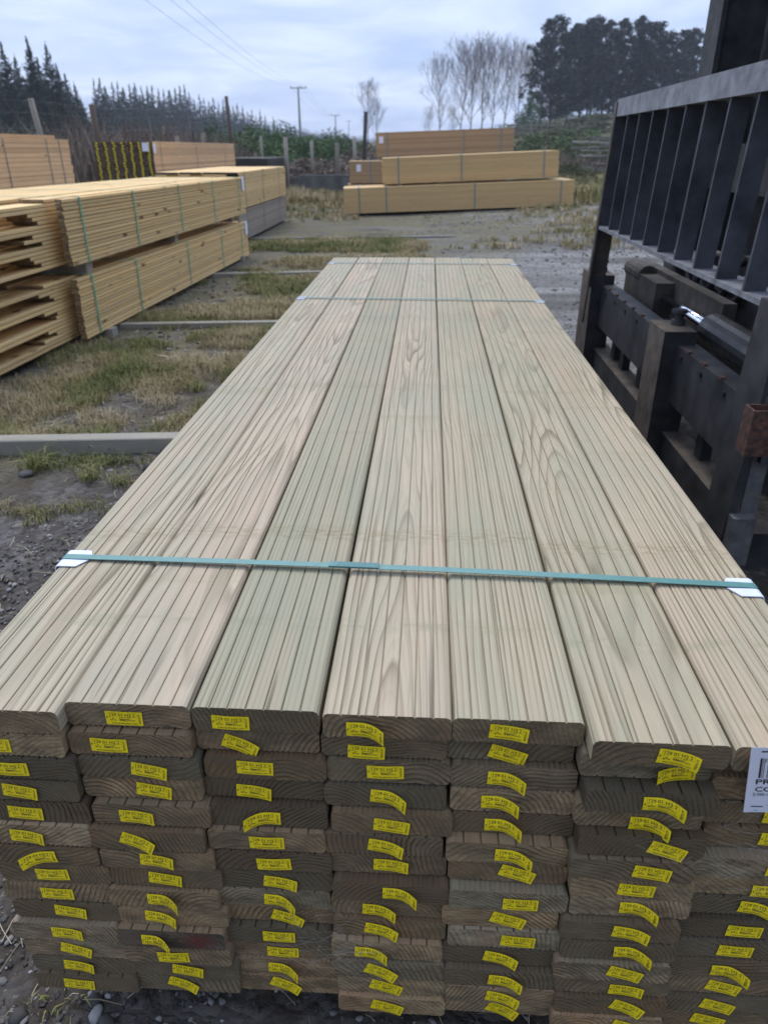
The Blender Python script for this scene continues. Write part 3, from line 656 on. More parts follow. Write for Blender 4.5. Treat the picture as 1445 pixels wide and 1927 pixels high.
bearers((-4.2, 4.4, 0), 0, .95, (.5, 3.6), .059, ['ground bearer of the rear left pack, near', 'ground bearer of the rear left pack, far'])
make_pack('timber_pack', 'lower pine pack under the yellow-tagged pack, mostly hidden', (-4.20, 11.7, .06), 0, 7, 14, .13, .040, 5.0, M['pine_brown'], M['pine_end'], (.6, 4.3), M['grey_strap'], seed=14)
make_pack('timber_pack', 'pale pine pack with dark end grain and rows of yellow end tags', (-4.19, 11.60, .68), 0, 7, 14, .132, .0375, 5.15, M['pine_pale'], M['rotten_end'], (.35, 2.3, 4.3), M['grey_strap'], tags=True, allparts=True, jit=.009, seed=15, labels=[(.36, 0, .48, 'end'), (0, .06, .46, 'side')])
bearers((-4.2, 11.7, .632), 0, .93, (.4, 4.5), .047, ['bearer below the yellow-tagged pack, near', 'bearer below the yellow-tagged pack, far'], matk='dark_timber')
bearers((-4.2, 11.7, 0), 0, .93, (.5, 4.5), .059, ['ground bearer below the yellow-tagged stack, near', 'ground bearer below the yellow-tagged stack, far'])
# packs across the yard
C_ = -(math.pi/2-R(5))   # heading of the long side
def yard_loc(xr, yr, W, rz, z):
    # right-hand face starts at (xr,yr)
    return (xr-W/2*math.cos(rz), yr-W/2*math.sin(rz), z)
Wy = 7*.142
make_pack('timber_pack', 'longest tan pack on the gravel across the yard, bottom of its stack', yard_loc(-1.04, 13.9, Wy, C_, .04), C_, 7, 10, .14, .0415, 4.25, M['pine_tan'], M['pine_end'], (.28, .78, 2.42, 4.02), M['grey_strap'], slope=R(1.8), seed=20, sw=.025)
bearers(yard_loc(-1.04, 13.9, Wy, C_, 0), C_, .95, (.4, 1.2), .039, ['bearer under the longest pack, left', 'bearer under the longest pack, right'], matk='dark_timber')
C2 = -(math.pi/2-R(4.5))
make_pack('timber_pack', 'tan pack with pale top resting on the longest pack across the yard', yard_loc(-.33, 14.22, Wy, C2, .53), C2, 7, 10, .14, .042, 3.25, M['pine_tan'], M['pine_end'], (.28, 1.45, 2.98), M['grey_strap'], slope=R(2.2), seed=21, sw=.025)
bearers(yard_loc(-.33, 14.22, Wy, C2, .50), C2, .9, (.3, 1.0), .045, ['spacer between the two tan packs across the yard, left', 'spacer between the two tan packs across the yard, right'], matk='pine_grey')
make_pack('timber_pack', 'brown pack partly hidden behind the tan packs, lowest at the back', yard_loc(-1.25, 16.6, Wy, C_, .04), C_, 7, 9, .14, .0415, 3.6, M['pine_brown'], M['pine_end'], (.5, 3.5), M['grey_strap'], seed=22)
make_pack('timber_pack', 'brown pack with a white label sticking out left behind the tan packs', yard_loc(-1.22, 16.7, Wy, C_, .455), C_, 7, 10, .14, .0415, 3.4, M['pine_brown'], M['pine_end'], (.45, 3.2), M['grey_strap'], seed=23, labels=[(0, .2, .30, 'side')], sw=.025)
make_pack('timber_pack', 'orange-brown pack highest at the back of the stack across the yard', yard_loc(-.70, 18.0, Wy, C_, .945), C_, 7, 12, .14, .0405, 3.15, M['pine_brown'], M['pine_end'], (.24, 2.0, 2.85), M['grey_strap'], slope=R(1.8), seed=24, labels=[(0, .1, .36, 'side')], sw=.03)
bearers(yard_loc(-.70, 18.0, Wy, C_, .885), C_, .9, (.4, 2.7), .058, ['dark spacer under the highest pack, left', 'dark spacer under the highest pack, right'], matk='dark_timber')
# dark bin of timber beyond the left row
make_pack('timber_pack', 'dark weathered pack by the old posts beyond the left row', (-4.0, 18.6, .45), 0, 6, 10, .20, .046, 3.0, M['dark_timber'], M['dark_timber'], (.5, 2.4), M['grey_strap'], seed=30)
make_pack('timber_pack', 'dark support pack under the dark weathered pack', (-4.0, 18.6, .0), 0, 6, 9, .20, .046, 3.0, M['dark_timber'], M['dark_timber'], (.5,), M['grey_strap'], seed=31)
# retaining wall
w = MB()
w.box(-3.05, -1.0, 20.9, 21.1, -.05, .50)
w.box(-5.5, -3.06, 20.95, 21.12, -.05, .44)
tag(w.build('retaining_wall', M['concrete']), 'low dark weathered retaining wall behind the left grass', 'wall')
# rough grey timber pile behind forklift
rp = random.Random(5)
pile = empty('timber_pile', (6.9, 25, float(gh(6.9, 25)))); tag(pile, 'jumbled pile of old grey boards behind the forklift backrest', 'timber pile')
for i in range(60):
    L = rp.uniform(1.2, 3.4); lay = i//7
    o = obj('board', board_mesh(rp.uniform(.1, .2), rp.uniform(.03, .06), L, M['old'], M['old']), pile, (rp.uniform(-.7, 1.8), rp.uniform(-.5, .5), .05+lay*.145+rp.uniform(-.05, .05)))
    o.rotation_euler = (rp.uniform(-.10, .10), rp.uniform(-.12, .12), R(90+rp.uniform(-22, 22)))

# bearers lying on the ground
def ground_beam(p0, p1, w, h, label, k='bearer'):
    a, b = Vector(p0), Vector(p1); d = b-a; L = d.length
    mb = MB(); mb.prism([(-w/2, 0), (w/2, 0), (w/2, h-.004), (w/2-.004, h), (-w/2+.004, h), (-w/2, h-.004)], 0, L)
    o = mb.build('bearer', M[k], None, loc=(a.x, a.y, 0)); o.rotation_euler = (0, 0, math.atan2(-d.x, d.y)); tag(o, label, 'bearer', 'timber bearers lying across the yard')
ground_beam((-2.6, 1.97, 0), (1.28, 2.36, 0), .075, .066, 'grey timber bearer across the ground nearest the camera, running under the decking pack')
ground_beam((-1.75, 4.40, 0), (.9, 4.72, 0), .06, .038, 'pale thin bearer across the grass, second from the camera')
ground_beam((-1.7, 6.72, 0), (.5, 7.10, 0), .06, .033, 'pale thin bearer across the grass, third from the camera')
ground_beam((-1.9, 9.9, 0), (.9, 10.25, 0), .06, .035, 'worn bearer sunk in the grass, farthest from the camera', 'old')
ground_beam((.1, .75, 0), (.95, .75, 0), .09, .066, 'dark bearer under the front of the decking pack', 'dark_timber')
# broken slat in the grass
o = MB().box(-.05, .05, -.009, .009, 0, .006).build('wood_scrap', M['post'], None, loc=(-1.0, 3.55, .03)); o.rotation_euler = (0, .1, -.15); tag(o, 'small pale strip lying in the grass left of the decking pack', 'scrap')

# ------------------------------------------------------------------ forklift
fk = empty('forklift', (1.36, 2.3, 0)); tag(fk, 'dark worn forklift with slatted load backrest beside the decking pack', 'forklift')
fx, fy = 1.36, 2.3
def FB(): return MB()
def fbuild(mb, name, m, parent=None, smooth=False, loc=None):
    return mb.build(name, m, parent or fk, smooth, loc=(-fx, -fy, 0) if parent is None else (0, 0, 0))
# backrest: leans back a little
lean = .045
def lx(z): return 1.352 + (z-.8)*lean
def lbox(mb, dx0, dx1, y0, y1, z0, z1, m=0):
    a0, a1 = lx(z0), lx(z1)
    vs = [(a0+dx0, y0, z0), (a0+dx1, y0, z0), (a0+dx1, y1, z0), (a0+dx0, y1, z0), (a1+dx0, y0, z1), (a1+dx1, y0, z1), (a1+dx1, y1, z1), (a1+dx0, y1, z1)]
    mb.add(vs, [(0,3,2,1),(4,5,6,7),(0,1,5,4),(1,2,6,5),(2,3,7,6),(3,0,4,7)], m)
yN, yF = 1.05, 3.22
mb = FB(); lbox(mb, -.006, .094, yN-.02, yF, 1.252, 1.322); fbuild(mb, 'top_rail', M['steel_rail'])
mb = FB(); lbox(mb, -.004, .090, yN-.02, yF, .776, .790); fbuild(mb, 'bottom_rail', M['steel_rail'])
n = 11
for i in range(n):
    y = yF-.012-.2*i
    mb = FB()
    if i == 0: lbox(mb, .0, .088, y-.006, y+.006, .79, 1.252)
    else: lbox(mb, .0, .058, y-.006, y+.006, .79, 1.252)
    fbuild(mb, 'backrest_bar', M['steel_blue'])
# end posts from backrest down to the carriage
mb = FB(); lbox(mb, -.010, .0, 3.20, 3.235, .33, 1.31); lbox(mb, .0, .075, 3.222, 3.232, .50, .776); fbuild(mb, 'side_post', M['steel_dust'])
mb = FB()
lbox(mb, -.012, .060, 1.245, 1.262, .13, .80); lbox(mb, -.012, .0, 1.12, 1.245, .13, .80); lbox(mb, .0, .012, 1.12, 1.16, .13, .5)
fbuild(mb, 'side_post', M['steel'])
# rusty square socket welded on the near post
mb = FB()
x0, x1, y0, y1, z0, z1, th = 1.296, 1.352, 1.065, 1.119, .463, .577, .005
mb.box(x0, x1, y0, y0+th, z0, z1).box(x0, x1, y1-th, y1, z0, z1).box(x0, x0+th, y0+th, y1-th, z0, z1).box(x1-th, x1, y0+th, y1-th, z0, z1)
fbuild(mb, 'socket', M['rust'])
mb = FB().box(1.356, 1.46, 1.10, 1.118, .43, .62); fbuild(mb, 'bracket_plate', M['steel_blue'])
mb = FB().box(1.318, 1.375, 1.085, 1.119, .15, .285); mb.box(1.345, 1.385, 1.119, 1.125, .15, .45); fbuild(mb, 'bottom_lug', M['steel_lug'])
mb = FB().tube([(1.40, 1.0995, .50), (1.40, 1.090, .50)], .014, 14); fbuild(mb, 'bolt', M['steel_dust'])
for y in np.linspace(1.5, 3.1, 9): fbuild(FB().tube([(1.399, y, .485), (1.394, y, .485)], .009, 8), 'bolt', M['oily'])
mb = FB().box(1.338, 1.3405, 1.125, 1.20, .42, .56); fbuild(mb, 'rust_patch', M['rust'])
# carriage
mb = FB(); mb.box(1.40, 1.44, 1.18, 3.50, .315, .515); mb.box(1.44, 1.47, 1.18, 3.50, .48, .515)
fbuild(mb, 'carriage_bar', M['steel'])
mb = FB(); mb.box(1.40, 1.49, 1.18, 3.55, .085, .195); mb.m[-5] = 1; fbuild(mb, 'carriage_bar', [M['steel'], M['dust_top']])
for y in (3.0, 2.82, 2.52, 1.72, 1.5):
    mb = FB().box(1.445, 1.48, y-.03, y+.03, .196, .48); fbuild(mb, 'carriage_post', M['steel'])
# notches along the carriage bar
for k in range(14):
    y = 1.40+k*.15
    fbuild(FB().box(1.398, 1.41, y-.012, y+.012, .512, .522), 'notch', M['rust'])
# forks with shanks
for (ya, yb) in ((3.22, 3.47), (1.97, 2.165)):
    mb = FB(); mb.box(1.352, 1.462, ya, yb, .085, .558, 0); mb.m[1] = 1; mb.m[5] = 1
    sh = fbuild(mb, 'fork', [M['steel'], M['dust_top']])
    b2 = MB(); b2.box(.15, 1.352, ya+.03, yb-.03, .005, .045); b2.box(1.352, 1.44, ya+.03, yb-.03, .0051, .0849); o = b2.build('fork_blade', M['steel_dust'], sh)
    b3 = MB(); b3.tube([(1.43, (ya+yb)/2+.02, .558), (1.43, (ya+yb)/2+.02, .575), (1.43, (ya+yb)/2+.02, .577), (1.43, (ya+yb)/2+.02, .60), (1.43, (ya+yb)/2+.02, .602), (1.43, (ya+yb)/2+.02, .612)], [.026, .024, .016, .016, .028, .026], 12); b3.build('locking_knob', M['steel'], sh, smooth=False)
# side-shift cylinder behind the carriage
mb = FB(); mb.tube([(1.57, 1.55, .535), (1.57, 1.56, .535), (1.57, 2.12, .535), (1.57, 2.14, .535)], [.052, .058, .058, .050], 20); fbuild(mb, 'hydraulic_cylinder', M['oily'], smooth=False)
mb = FB(); mb.tube([(1.57, 2.14, .535), (1.57, 2.72, .535)], .020, 14); fbuild(mb, 'cylinder_rod', M['chrome'], smooth=True)
mb = FB(); mb.box(1.60, 1.65, 2.15, 3.3, .47, .62); mb.box(1.52, 1.60, 2.72, 3.25, .45, .60); mb.tube([(1.56, 3.0, .59), (1.56, 3.28, .59)], .045, 14); fbuild(mb, 'shift_frame', M['steel_dust'])
# hoses
for k in range(4):
    pts = []
    for i in range(15):
        a = math.pi*2*i/14*.9+.3+k*.3
        pts.append((1.67+.02*k, 2.82-.15*math.sin(a)-.12*k, .635+.085*math.cos(a)+.008*k))
    mb = FB().tube(pts, .016, 8); fbuild(mb, 'hose', M['rubber'], smooth=True)
# mast
for (y0, y1) in ((3.12, 3.24), (1.30, 1.42)):
    mb = FB(); mb.box(1.74, 1.90, y0, y0+.02, .05, 3.1); mb.box(1.74, 1.90, y1-.02, y1, .05, 3.1); mb.box(1.90, 1.92, y0, y1, .05, 3.1); mb.box(1.72, 1.74, y0-.03, y1+.03, .05, 3.1)
    fbuild(mb, 'mast_rail', M['steel'])
for z in (.25, 1.05, 2.2, 2.95):
    mb = FB(); mb.box(1.78, 1.82, 1.42, 3.12, z-.09, z+.09); fbuild(mb, 'mast_crossmember', M['steel'])
mb = FB(); mb.box(1.95, 1.98, 1.25, 3.30, .9, 3.05); fbuild(mb, 'guard_plate', M['steel'])
mb = FB(); mb.box(1.925, 1.945, 1.25, 4.0, .35, 1.33); mb.box(1.90, 1.925, 2.9, 2.93, .35, 1.30); mb.box(1.90, 1.925, 3.4, 3.43, .35, 1.30); fbuild(mb, 'rear_frame_plate', M['steel'])
mb = FB(); mb.tube([(1.85, 2.0, .1), (1.85, 2.0, 2.4)], .06, 14); fbuild(mb, 'lift_cylinder', M['steel'], smooth=True)
# chassis and wheels behind the mast
mb = FB(); mb.prism([(2.02, .25), (4.4, .25), (4.4, 1.35), (3.0, 1.35), (2.75, .95), (2.02, .95)], 1.2, 2.9); fbuild(mb, 'chassis', M['steel'])
mb = FB(); mb.box(1.75, 2.02, 1.45, 2.45, .12, .75); fbuild(mb, 'axle_housing', M['steel'])
def wheel(x, y, r, w_):
    mb = FB(); P = []
    for i in range(36):
        a0 = 2*math.pi*i/36
        rr_ = r if i % 2 else r-.025
        P.append((x+rr_*math.cos(a0), r+rr_*math.sin(a0)))
    mb.prism(P, y-w_/2, y+w_/2); o = fbuild(mb, 'wheel', M['rubber'])
    m2 = MB(); m2.tube([(x, y-w_/2-.02, r), (x, y+w_/2+.02, r)], r*.5, 20); m2.build('rim', M['steel_dust'], o)
wheel(2.05, 1.02, .36, .26); wheel(2.05, 3.10, .36, .26); wheel(3.9, 1.1, .30, .22); wheel(3.9, 3.0, .30, .22)
mb = FB()
for (x, y) in ((2.7, 1.3), (2.7, 2.8), (4.2, 1.3), (4.2, 2.8)): mb.box(x-.04, x+.04, y-.04, y+.04, .95, 2.2)
mb.box(2.6, 4.3, 1.22, 2.88, 2.2, 2.26); fbuild(mb, 'overhead_guard', M['steel'])
mb = FB(); mb.box(3.2, 3.7, 1.8, 2.3, 1.35, 1.45); mb.box(3.6, 3.7, 1.8, 2.3, 1.45, 1.9); fbuild(mb, 'seat', M['rubber'])

# ------------------------------------------------------------------ stones, straw, grass (uncountable)
rs = np.random.RandomState(21)
def ico():
    t = (1+5**.5)/2
    v = np.array([(-1,t,0),(1,t,0),(-1,-t,0),(1,-t,0),(0,-1,t),(0,1,t),(0,-1,-t),(0,1,-t),(t,0,-1),(t,0,1),(-t,0,-1),(-t,0,1)], float); v /= np.linalg.norm(v[0])
    f = np.array([(0,11,5),(0,5,1),(0,1,7),(0,7,10),(0,10,11),(1,5,9),(5,11,4),(11,10,2),(10,7,6),(7,1,8),(3,9,4),(3,4,2),(3,2,6),(3,6,8),(3,8,9),(4,9,5),(2,4,11),(6,2,10),(8,6,7),(9,8,1)])
    mid = {}; v = list(v); nf = []
    def m_(a, b):
        k = (min(a, b), max(a, b))
        if k not in mid: x = v[a]+v[b]; v.append(x/np.linalg.norm(x)); mid[k] = len(v)-1
        return mid[k]
    for a, b, c in f:
        x, y, z = m_(a, b), m_(b, c), m_(c, a); nf += [(a, x, z), (b, y, x), (c, z, y), (x, y, z)]
    return np.array(v), np.array(nf)
IV, IF = ico()
def stones(P, S):
    n = len(P); V = np.repeat(IV[None], n, 0)
    V = V*(1+(rs.rand(n, len(IV), 1)-.5)*.5)
    sc = np.stack([S*(.8+rs.rand(n)*.7), S*(.7+rs.rand(n)*.5), S*(.35+rs.rand(n)*.35)], 1)[:, None, :]
    V = V*sc; a = rs.rand(n)*6.28; c, s = np.cos(a)[:, None], np.sin(a)[:, None]
    X = V[..., 0]*c-V[..., 1]*s; Y = V[..., 0]*s+V[..., 1]*c
    V = np.stack([X, Y, V[..., 2]], -1)+P[:, None, :]
    F = (IF[None]+(np.arange(n)*len(IV))[:, None, None]).reshape(-1, 3)
    return V.reshape(-1, 3), F, np.repeat(rs.rand(n)**1.3, len(IV))
def scatter(n, x0, x1, y0, y1): return rs.uniform(x0, x1, n), rs.uniform(y0, y1, n)
regs = [(16000, -1.5, .25, -.4, 2.2, .0018, .0065), (420, -1.7, .2, -.3, 2.3, .006, .015), (9000, -.5, 1.7, -.6, .45, .0012, .005), (160, -.4, 1.6, -.5, .3, .005, .011),
        (2500, -.6, 4.5, 4.0, 11, .005, .018), (1800, .4, 6, 8, 16, .007, .022), (900, -1.8, .0, 2.2, 8, .006, .020)]
PP, SS = [], []
for n, x0, x1, y0, y1, s0, s1 in regs:
    x, y = scatter(n, x0, x1, y0, y1); s = s0+(s1-s0)*rs.rand(n)**2.2
    PP.append(np.stack([x, y, gh(x, y)+s*.12], 1)); SS.append(s)
PP.append(np.array([(-1.12, 1.78, .02), (-.99, 1.88, .01), (-.52, 1.95, .015), (-1.30, 1.80, .015), (.10, -.02, .004)])); SS.append(np.array([.042, .03, .04, .03, .014]))
V, F, T = stones(np.concatenate(PP), np.concatenate(SS))
o = obj('gravel', npmesh('gravel', V, F, M['stone'], attr=T)); tag(o, 'loose dark gravel and pebbles over the yard', 'gravel', kind='stuff')

def vnoise(x, y, s, seed):
    r_ = np.random.RandomState(seed).rand(64, 64); x = x/s; y = y/s
    xi = np.floor(x).astype(int); yi = np.floor(y).astype(int); fx_ = x-xi; fy_ = y-yi; fx_ = fx_*fx_*(3-2*fx_); fy_ = fy_*fy_*(3-2*fy_)
    g = lambda a, b: r_[a % 64, b % 64]
    return (g(xi, yi)*(1-fx_)+g(xi+1, yi)*fx_)*(1-fy_)+(g(xi, yi+1)*(1-fx_)+g(xi+1, yi+1)*fx_)*fy_
def blades(x, y, L, w, tone, lean=.7, z=None):
    n = len(x); a = rs.rand(n)*6.28; ln_ = lean*(.25+rs.rand(n)); z0 = gh(x, y) if z is None else z
    dx, dy = np.cos(a), np.sin(a); px, py = -dy*w/2, dx*w/2
    h1 = L*.55; h2 = L*np.clip(1-ln_*.45, .25, 1)
    B = [np.stack([x-px, y-py, z0], 1), np.stack([x+px, y+py, z0], 1),
         np.stack([x+dx*L*ln_*.3+px*.7, y+dy*L*ln_*.3+py*.7, z0+h1], 1), np.stack([x+dx*L*ln_*.3-px*.7, y+dy*L*ln_*.3-py*.7, z0+h1], 1),
         np.stack([x+dx*L*ln_, y+dy*L*ln_, z0+h2], 1)]
    V = np.stack(B, 1).reshape(-1, 3); o = (np.arange(n)*5)[:, None]
    F = np.concatenate([o+[0, 1, 2], o+[0, 2, 3], o+[3, 2, 4]])
    return V, F, np.repeat(tone, 5)
def grass_patch(n, x0, x1, y0, y1, L0, L1, w, thr, ns, seed, green=.5, lean=.8):
    # tufts: choose tuft centres then blades round them
    nt_ = n//14; cx, cy = scatter(nt_, x0, x1, y0, y1)
    m = vnoise(cx, cy, ns, seed)*.65+vnoise(cx, cy, ns*.3, seed+1)*.35; k = m > thr; cx, cy, m = cx[k], cy[k], m[k]
    ct = np.clip(vnoise(cx, cy, ns*.55, seed+2)*1.2-.1+(rs.rand(len(cx))-.5)*.45+(.5-green)*.6, 0, 1)
    rep = 14; x = np.repeat(cx, rep)+rs.randn(len(cx)*rep)*.022*(1+w*40); y = np.repeat(cy, rep)+rs.randn(len(cx)*rep)*.022*(1+w*40)
    L = (L0+(L1-L0)*rs.rand(len(x)))*np.repeat(.55+.9*np.clip((m-thr)/(1-thr), 0, 1)+.3*rs.rand(len(m)), rep)
    return blades(x, y, L, w*(.6+.8*rs.rand(len(x))), np.clip(np.repeat(ct, rep)+(rs.rand(len(x))-.5)*.25, 0, 1), lean)
def merge(L):
    V, F, T = [], [], []; o = 0
    for v, f, t in L: V.append(v); F.append(f+o); T.append(t); o += len(v)
    return np.concatenate(V), np.concatenate(F), np.concatenate(T)
G = [grass_patch(120000, -2.6, .05, 2.15, 5.2, .025, .085, .0030, .38, .42, 5, .58),
     grass_patch(80000, -1.9, .5, 4.6, 10, .04, .10, .005, .38, .7, 6, .55),
     grass_patch(16000, -1.6, -.25, 1.55, 2.05, .02, .06, .0028, .48, .3, 7, .8),
     grass_patch(3500, -1.5, -.0, .1, 1.6, .015, .045, .0026, .72, .3, 8, .7),
     grass_patch(42000, -3.2, 4.5, 9, 21, .05, .15, .010, .50, 1.5, 9, .5),
     grass_patch(24000, 3.2, 10, 15, 27, .10, .38, .014, .35, 1.5, 10, .45),
     grass_patch(24000, -3.2, 0, 17, 30, .10, .35, .016, .30, 1.5, 11, .35),
     grass_patch(14000, -6.5, -4.7, 7, 14, .2, .75, .012, .30, 1.0, 12, .6, .5),
     grass_patch(16000, -9, -4.9, 9, 24, .2, .7, .02, .30, 2.0, 13, .5, .5)]
# small tufts beside the first bearer
for (tx, ty, nn, LL) in ((-.98, 1.93, 90, .09), (-.73, 1.86, 110, .07), (-.60, 1.82, 80, .06), (-1.12, 1.80, 60, .05), (-1.5, 2.12, 80, .09), (-.28, .55, 60, .03), (-.75, 1.5, 50, .035), (.02, .02, 30, .02), (-1.75, 3.5, 120, .10), (-1.25, 2.22, 140, .07), (-1.05, 2.30, 120, .06), (-.85, 2.28, 120, .06), (-1.6, 2.5, 140, .08), (-1.1, 2.7, 120, .07), (-.6, 2.5, 90, .05), (-.9, 3.3, 120, .08), (-.65, 3.0, 90, .06)):
    x = tx+rs.randn(nn)*.022; y = ty+rs.randn(nn)*.022
    G.append(blades(x, y, LL*(.5+rs.rand(nn)), .0028*(.6+rs.rand(nn)), np.clip(rs.rand(nn)*.45, 0, 1), 1.0))
V, F, T = merge(G); o = obj('grass', npmesh('grass', V, F, M['grass'], attr=T)); tag(o, 'patchy green and straw coloured grass over the yard', 'grass', kind='stuff')
# dry straw bits lying flat near the front
def straws(n, x0, x1, y0, y1, L0, L1, w):
    x, y = scatter(n, x0, x1, y0, y1); a = rs.rand(n)*6.28; L = L0+(L1-L0)*rs.rand(n)**1.5; dx, dy = np.cos(a)*L/2, np.sin(a)*L/2
    px, py = -np.sin(a)*w, np.cos(a)*w; z = gh(x, y)+.004+rs.rand(n)*.006; tz = (rs.rand(n)-.3)*.012; b = (rs.rand(n)-.5)*L*.18
    V = np.stack([np.stack([x-dx-px, y-dy-py, z], 1), np.stack([x-dx+px, y-dy+py, z], 1), np.stack([x+px+b, y+py, z+tz+.003], 1), np.stack([x-px+b, y-py, z+tz+.003], 1), np.stack([x+dx+px, y+dy+py, z+tz], 1), np.stack([x+dx-px, y+dy-py, z+tz], 1)], 1).reshape(-1, 3)
    o_ = (np.arange(n)*6)[:, None]; F = np.concatenate([o_+[0, 1, 2], o_+[0, 2, 3], o_+[3, 2, 4], o_+[3, 4, 5]])
    return V, F, np.repeat(rs.rand(n), 6)
V, F, T = merge([straws(520, -.4, 1.7, -.5, .2, .01, .07, .0006), straws(420, -1.5, .1, -.2, 2.1, .01, .08, .0009), straws(1500, -1.9, .1, 2.1, 6, .02, .14, .0016)])
o = obj('straw', npmesh('straw', V, F, M['straw'], attr=T)); tag(o, 'scattered dry straw and twigs on the dark soil', 'straw', kind='stuff')

# ------------------------------------------------------------------ vegetation
def leafcloud(C, n_per, r, size, tone_c, seed, flat=.7, aspect=.5):
    """small leaf faces around clump centres"""
    q = np.random.RandomState(seed); n = len(C)*n_per
    cc = np.repeat(C, n_per, 0); rr = np.repeat(np.asarray(r)*np.ones(len(C)), n_per)
    d = q.randn(n, 3); d /= np.linalg.norm(d, axis=1)[:, None]; d *= (q.rand(n)**.45)[:, None]
    P = cc + d*rr[:, None]*np.array([1, 1, flat])
    a = q.randn(n, 3); a /= np.linalg.norm(a, axis=1)[:, None]; b = np.cross(a, q.randn(n, 3)); b /= np.linalg.norm(b, axis=1)[:, None]
    s = (size*(.5+q.rand(n)))[:, None]
    V = np.stack([P-a*s, P+b*s*aspect, P+a*s, P-b*s*aspect], 1).reshape(-1, 3)
    F = np.arange(n*4).reshape(-1, 4)
    T = np.clip(np.repeat(np.repeat(tone_c, n_per)+(q.rand(n)-.5)*.3, 4), 0, 1)
    return V, F, T
def conifer_mesh(h, seed, dens=1.0, wid=.2):
    q = np.random.RandomState(seed); V, T = [], []
    lev = int(34*dens); 
    for i in range(lev):
        t = (i/(lev-1)); z = h*(.06+.93*t); R_ = h*wid*1.12*((1-t)**1.05)*(.7+.6*q.rand())+h*.003
        nb = int(5+5*(1-t))
        for k in range(nb):
            a = q.rand()*6.28; L = R_*(.6+.6*q.rand()); zz = z+q.randn()*h*.012; rise = (.25 if t > .6 else .05)
            nseg = int(6+12*dens*(1-t)); s = (q.rand(nseg)**.7)
            for sj in s:
                x, y = math.cos(a)*L*sj, math.sin(a)*L*sj; w = h*.020*(1.25-sj*.5)*(1-.62*t)
                c = np.array([x, y, zz+L*sj*rise+q.randn()*h*.008-.02*h*sj*(1-t)])
                d = np.array([math.cos(a+q.randn()*.7), math.sin(a+q.randn()*.7), .35+q.rand()*.5]); d /= np.linalg.norm(d)
                e = np.cross(d, q.randn(3)); e /= np.linalg.norm(e)
                V += [c-d*w, c+e*w*.45, c+d*w*1.5, c-e*w*.45]; tn = np.clip(.25+.5*q.rand()+.25*(sj-.5), 0, 1); T += [tn]*4
    # leader
    for k in range(14):
        z = h*(.88+.14*k/14); d = q.randn(3)*.3; d[2] = 1.6; w = h*.008; e = np.cross(d, q.randn(3)); e /= np.linalg.norm(e); c = np.array([0, 0, z])
        V += [c-d*w, c+e*w*.4, c+d*w, c-e*w*.4]; T += [.5]*4
    V = np.array(V); return npmesh('crown', V, np.arange(len(V)).reshape(-1, 4), M['needles'], attr=np.array(T))
def trunk_mesh(h, r, name='trunk', m='bark'):
    return MB().tube([(0, 0, -.3), (0, 0, h*.3), (0, 0, h*.65), (0, 0, h)], [r, r*.8, r*.45, r*.1], 7).mesh(name, M[m], True)
CON = [(conifer_mesh(1, s, .9, w_), trunk_mesh(.97, .014)) for s, w_ in ((1, .17), (2, .21), (3, .19), (4, .24))]
CONB = [(conifer_mesh(1, s, 1.6, w_), trunk_mesh(.97, .014)) for s, w_ in ((11, .17), (12, .22), (13, .20))]
def px_x(px, Y, py=250):
    d = r2*((px-722.5)/1362.2) - u2*((py-963.5)/1362.2) + fwd
    t = (Y-CAM.y)/d.y; return CAM.x+d.x*t, CAM.z+d.z*t
def conifer(px, top, Y, label, proto, group='conifers of the plantation edge', wide=1.0):
    x, zt = px_x(px, Y, top); g = float(gh(x, Y)); h = zt-g
    t = empty('conifer', (x, Y, g), rnd.random()*6.28); tag(t, label, 'tree', group); s = h
    c = obj('crown', proto[0], t); c.scale = (s*wide*1.35, s*wide*1.35, s); k = obj('trunk', proto[1], t); k.scale = (s, s, s)
    return t
SP = [(-30, 60, 75, 'tall dark conifer at the far left edge of the picture'), (2, 82, 72, 'dark conifer with a pointed crown cut by the left edge'), (28, 108, 74, 'dark conifer filling the gap beside the left edge'),
      (50, 72, 70, 'tallest spire of the left conifer clump, slightly bent top'), (70, 110, 78, 'lower dark conifer between the two tall left spires'), (86, 86, 74, 'second tall conifer spire of the left clump'), (106, 122, 80, 'shorter dark conifer right of the two tall left spires'),
      (122, 140, 84, 'conifer on the falling right side of the left clump'), (140, 158, 88, 'small conifer at the right edge of the left clump'), (152, 185, 92, 'lowest conifer at the right end of the left clump')]
for i, (px, tp, Y, lb) in enumerate(SP): conifer(px, tp, Y, lb, CONB[i % 3], wide=1.12)
prof = [(165, 235), (186, 148), (214, 158), (245, 150), (292, 158), (342, 162), (385, 185), (430, 190), (480, 205), (520, 226), (560, 238), (600, 246), (645, 250), (680, 254)]
def topat(px):
    for (a, b), (c, d) in zip(prof, prof[1:]):
        if a <= px <= c: return b+(d-b)*(px-a)/(c-a)
    return 255
px = 176; i = 0; rk = random.Random(4)
names = ['slender', 'bushy', 'ragged', 'pointed', 'dense', 'narrow']
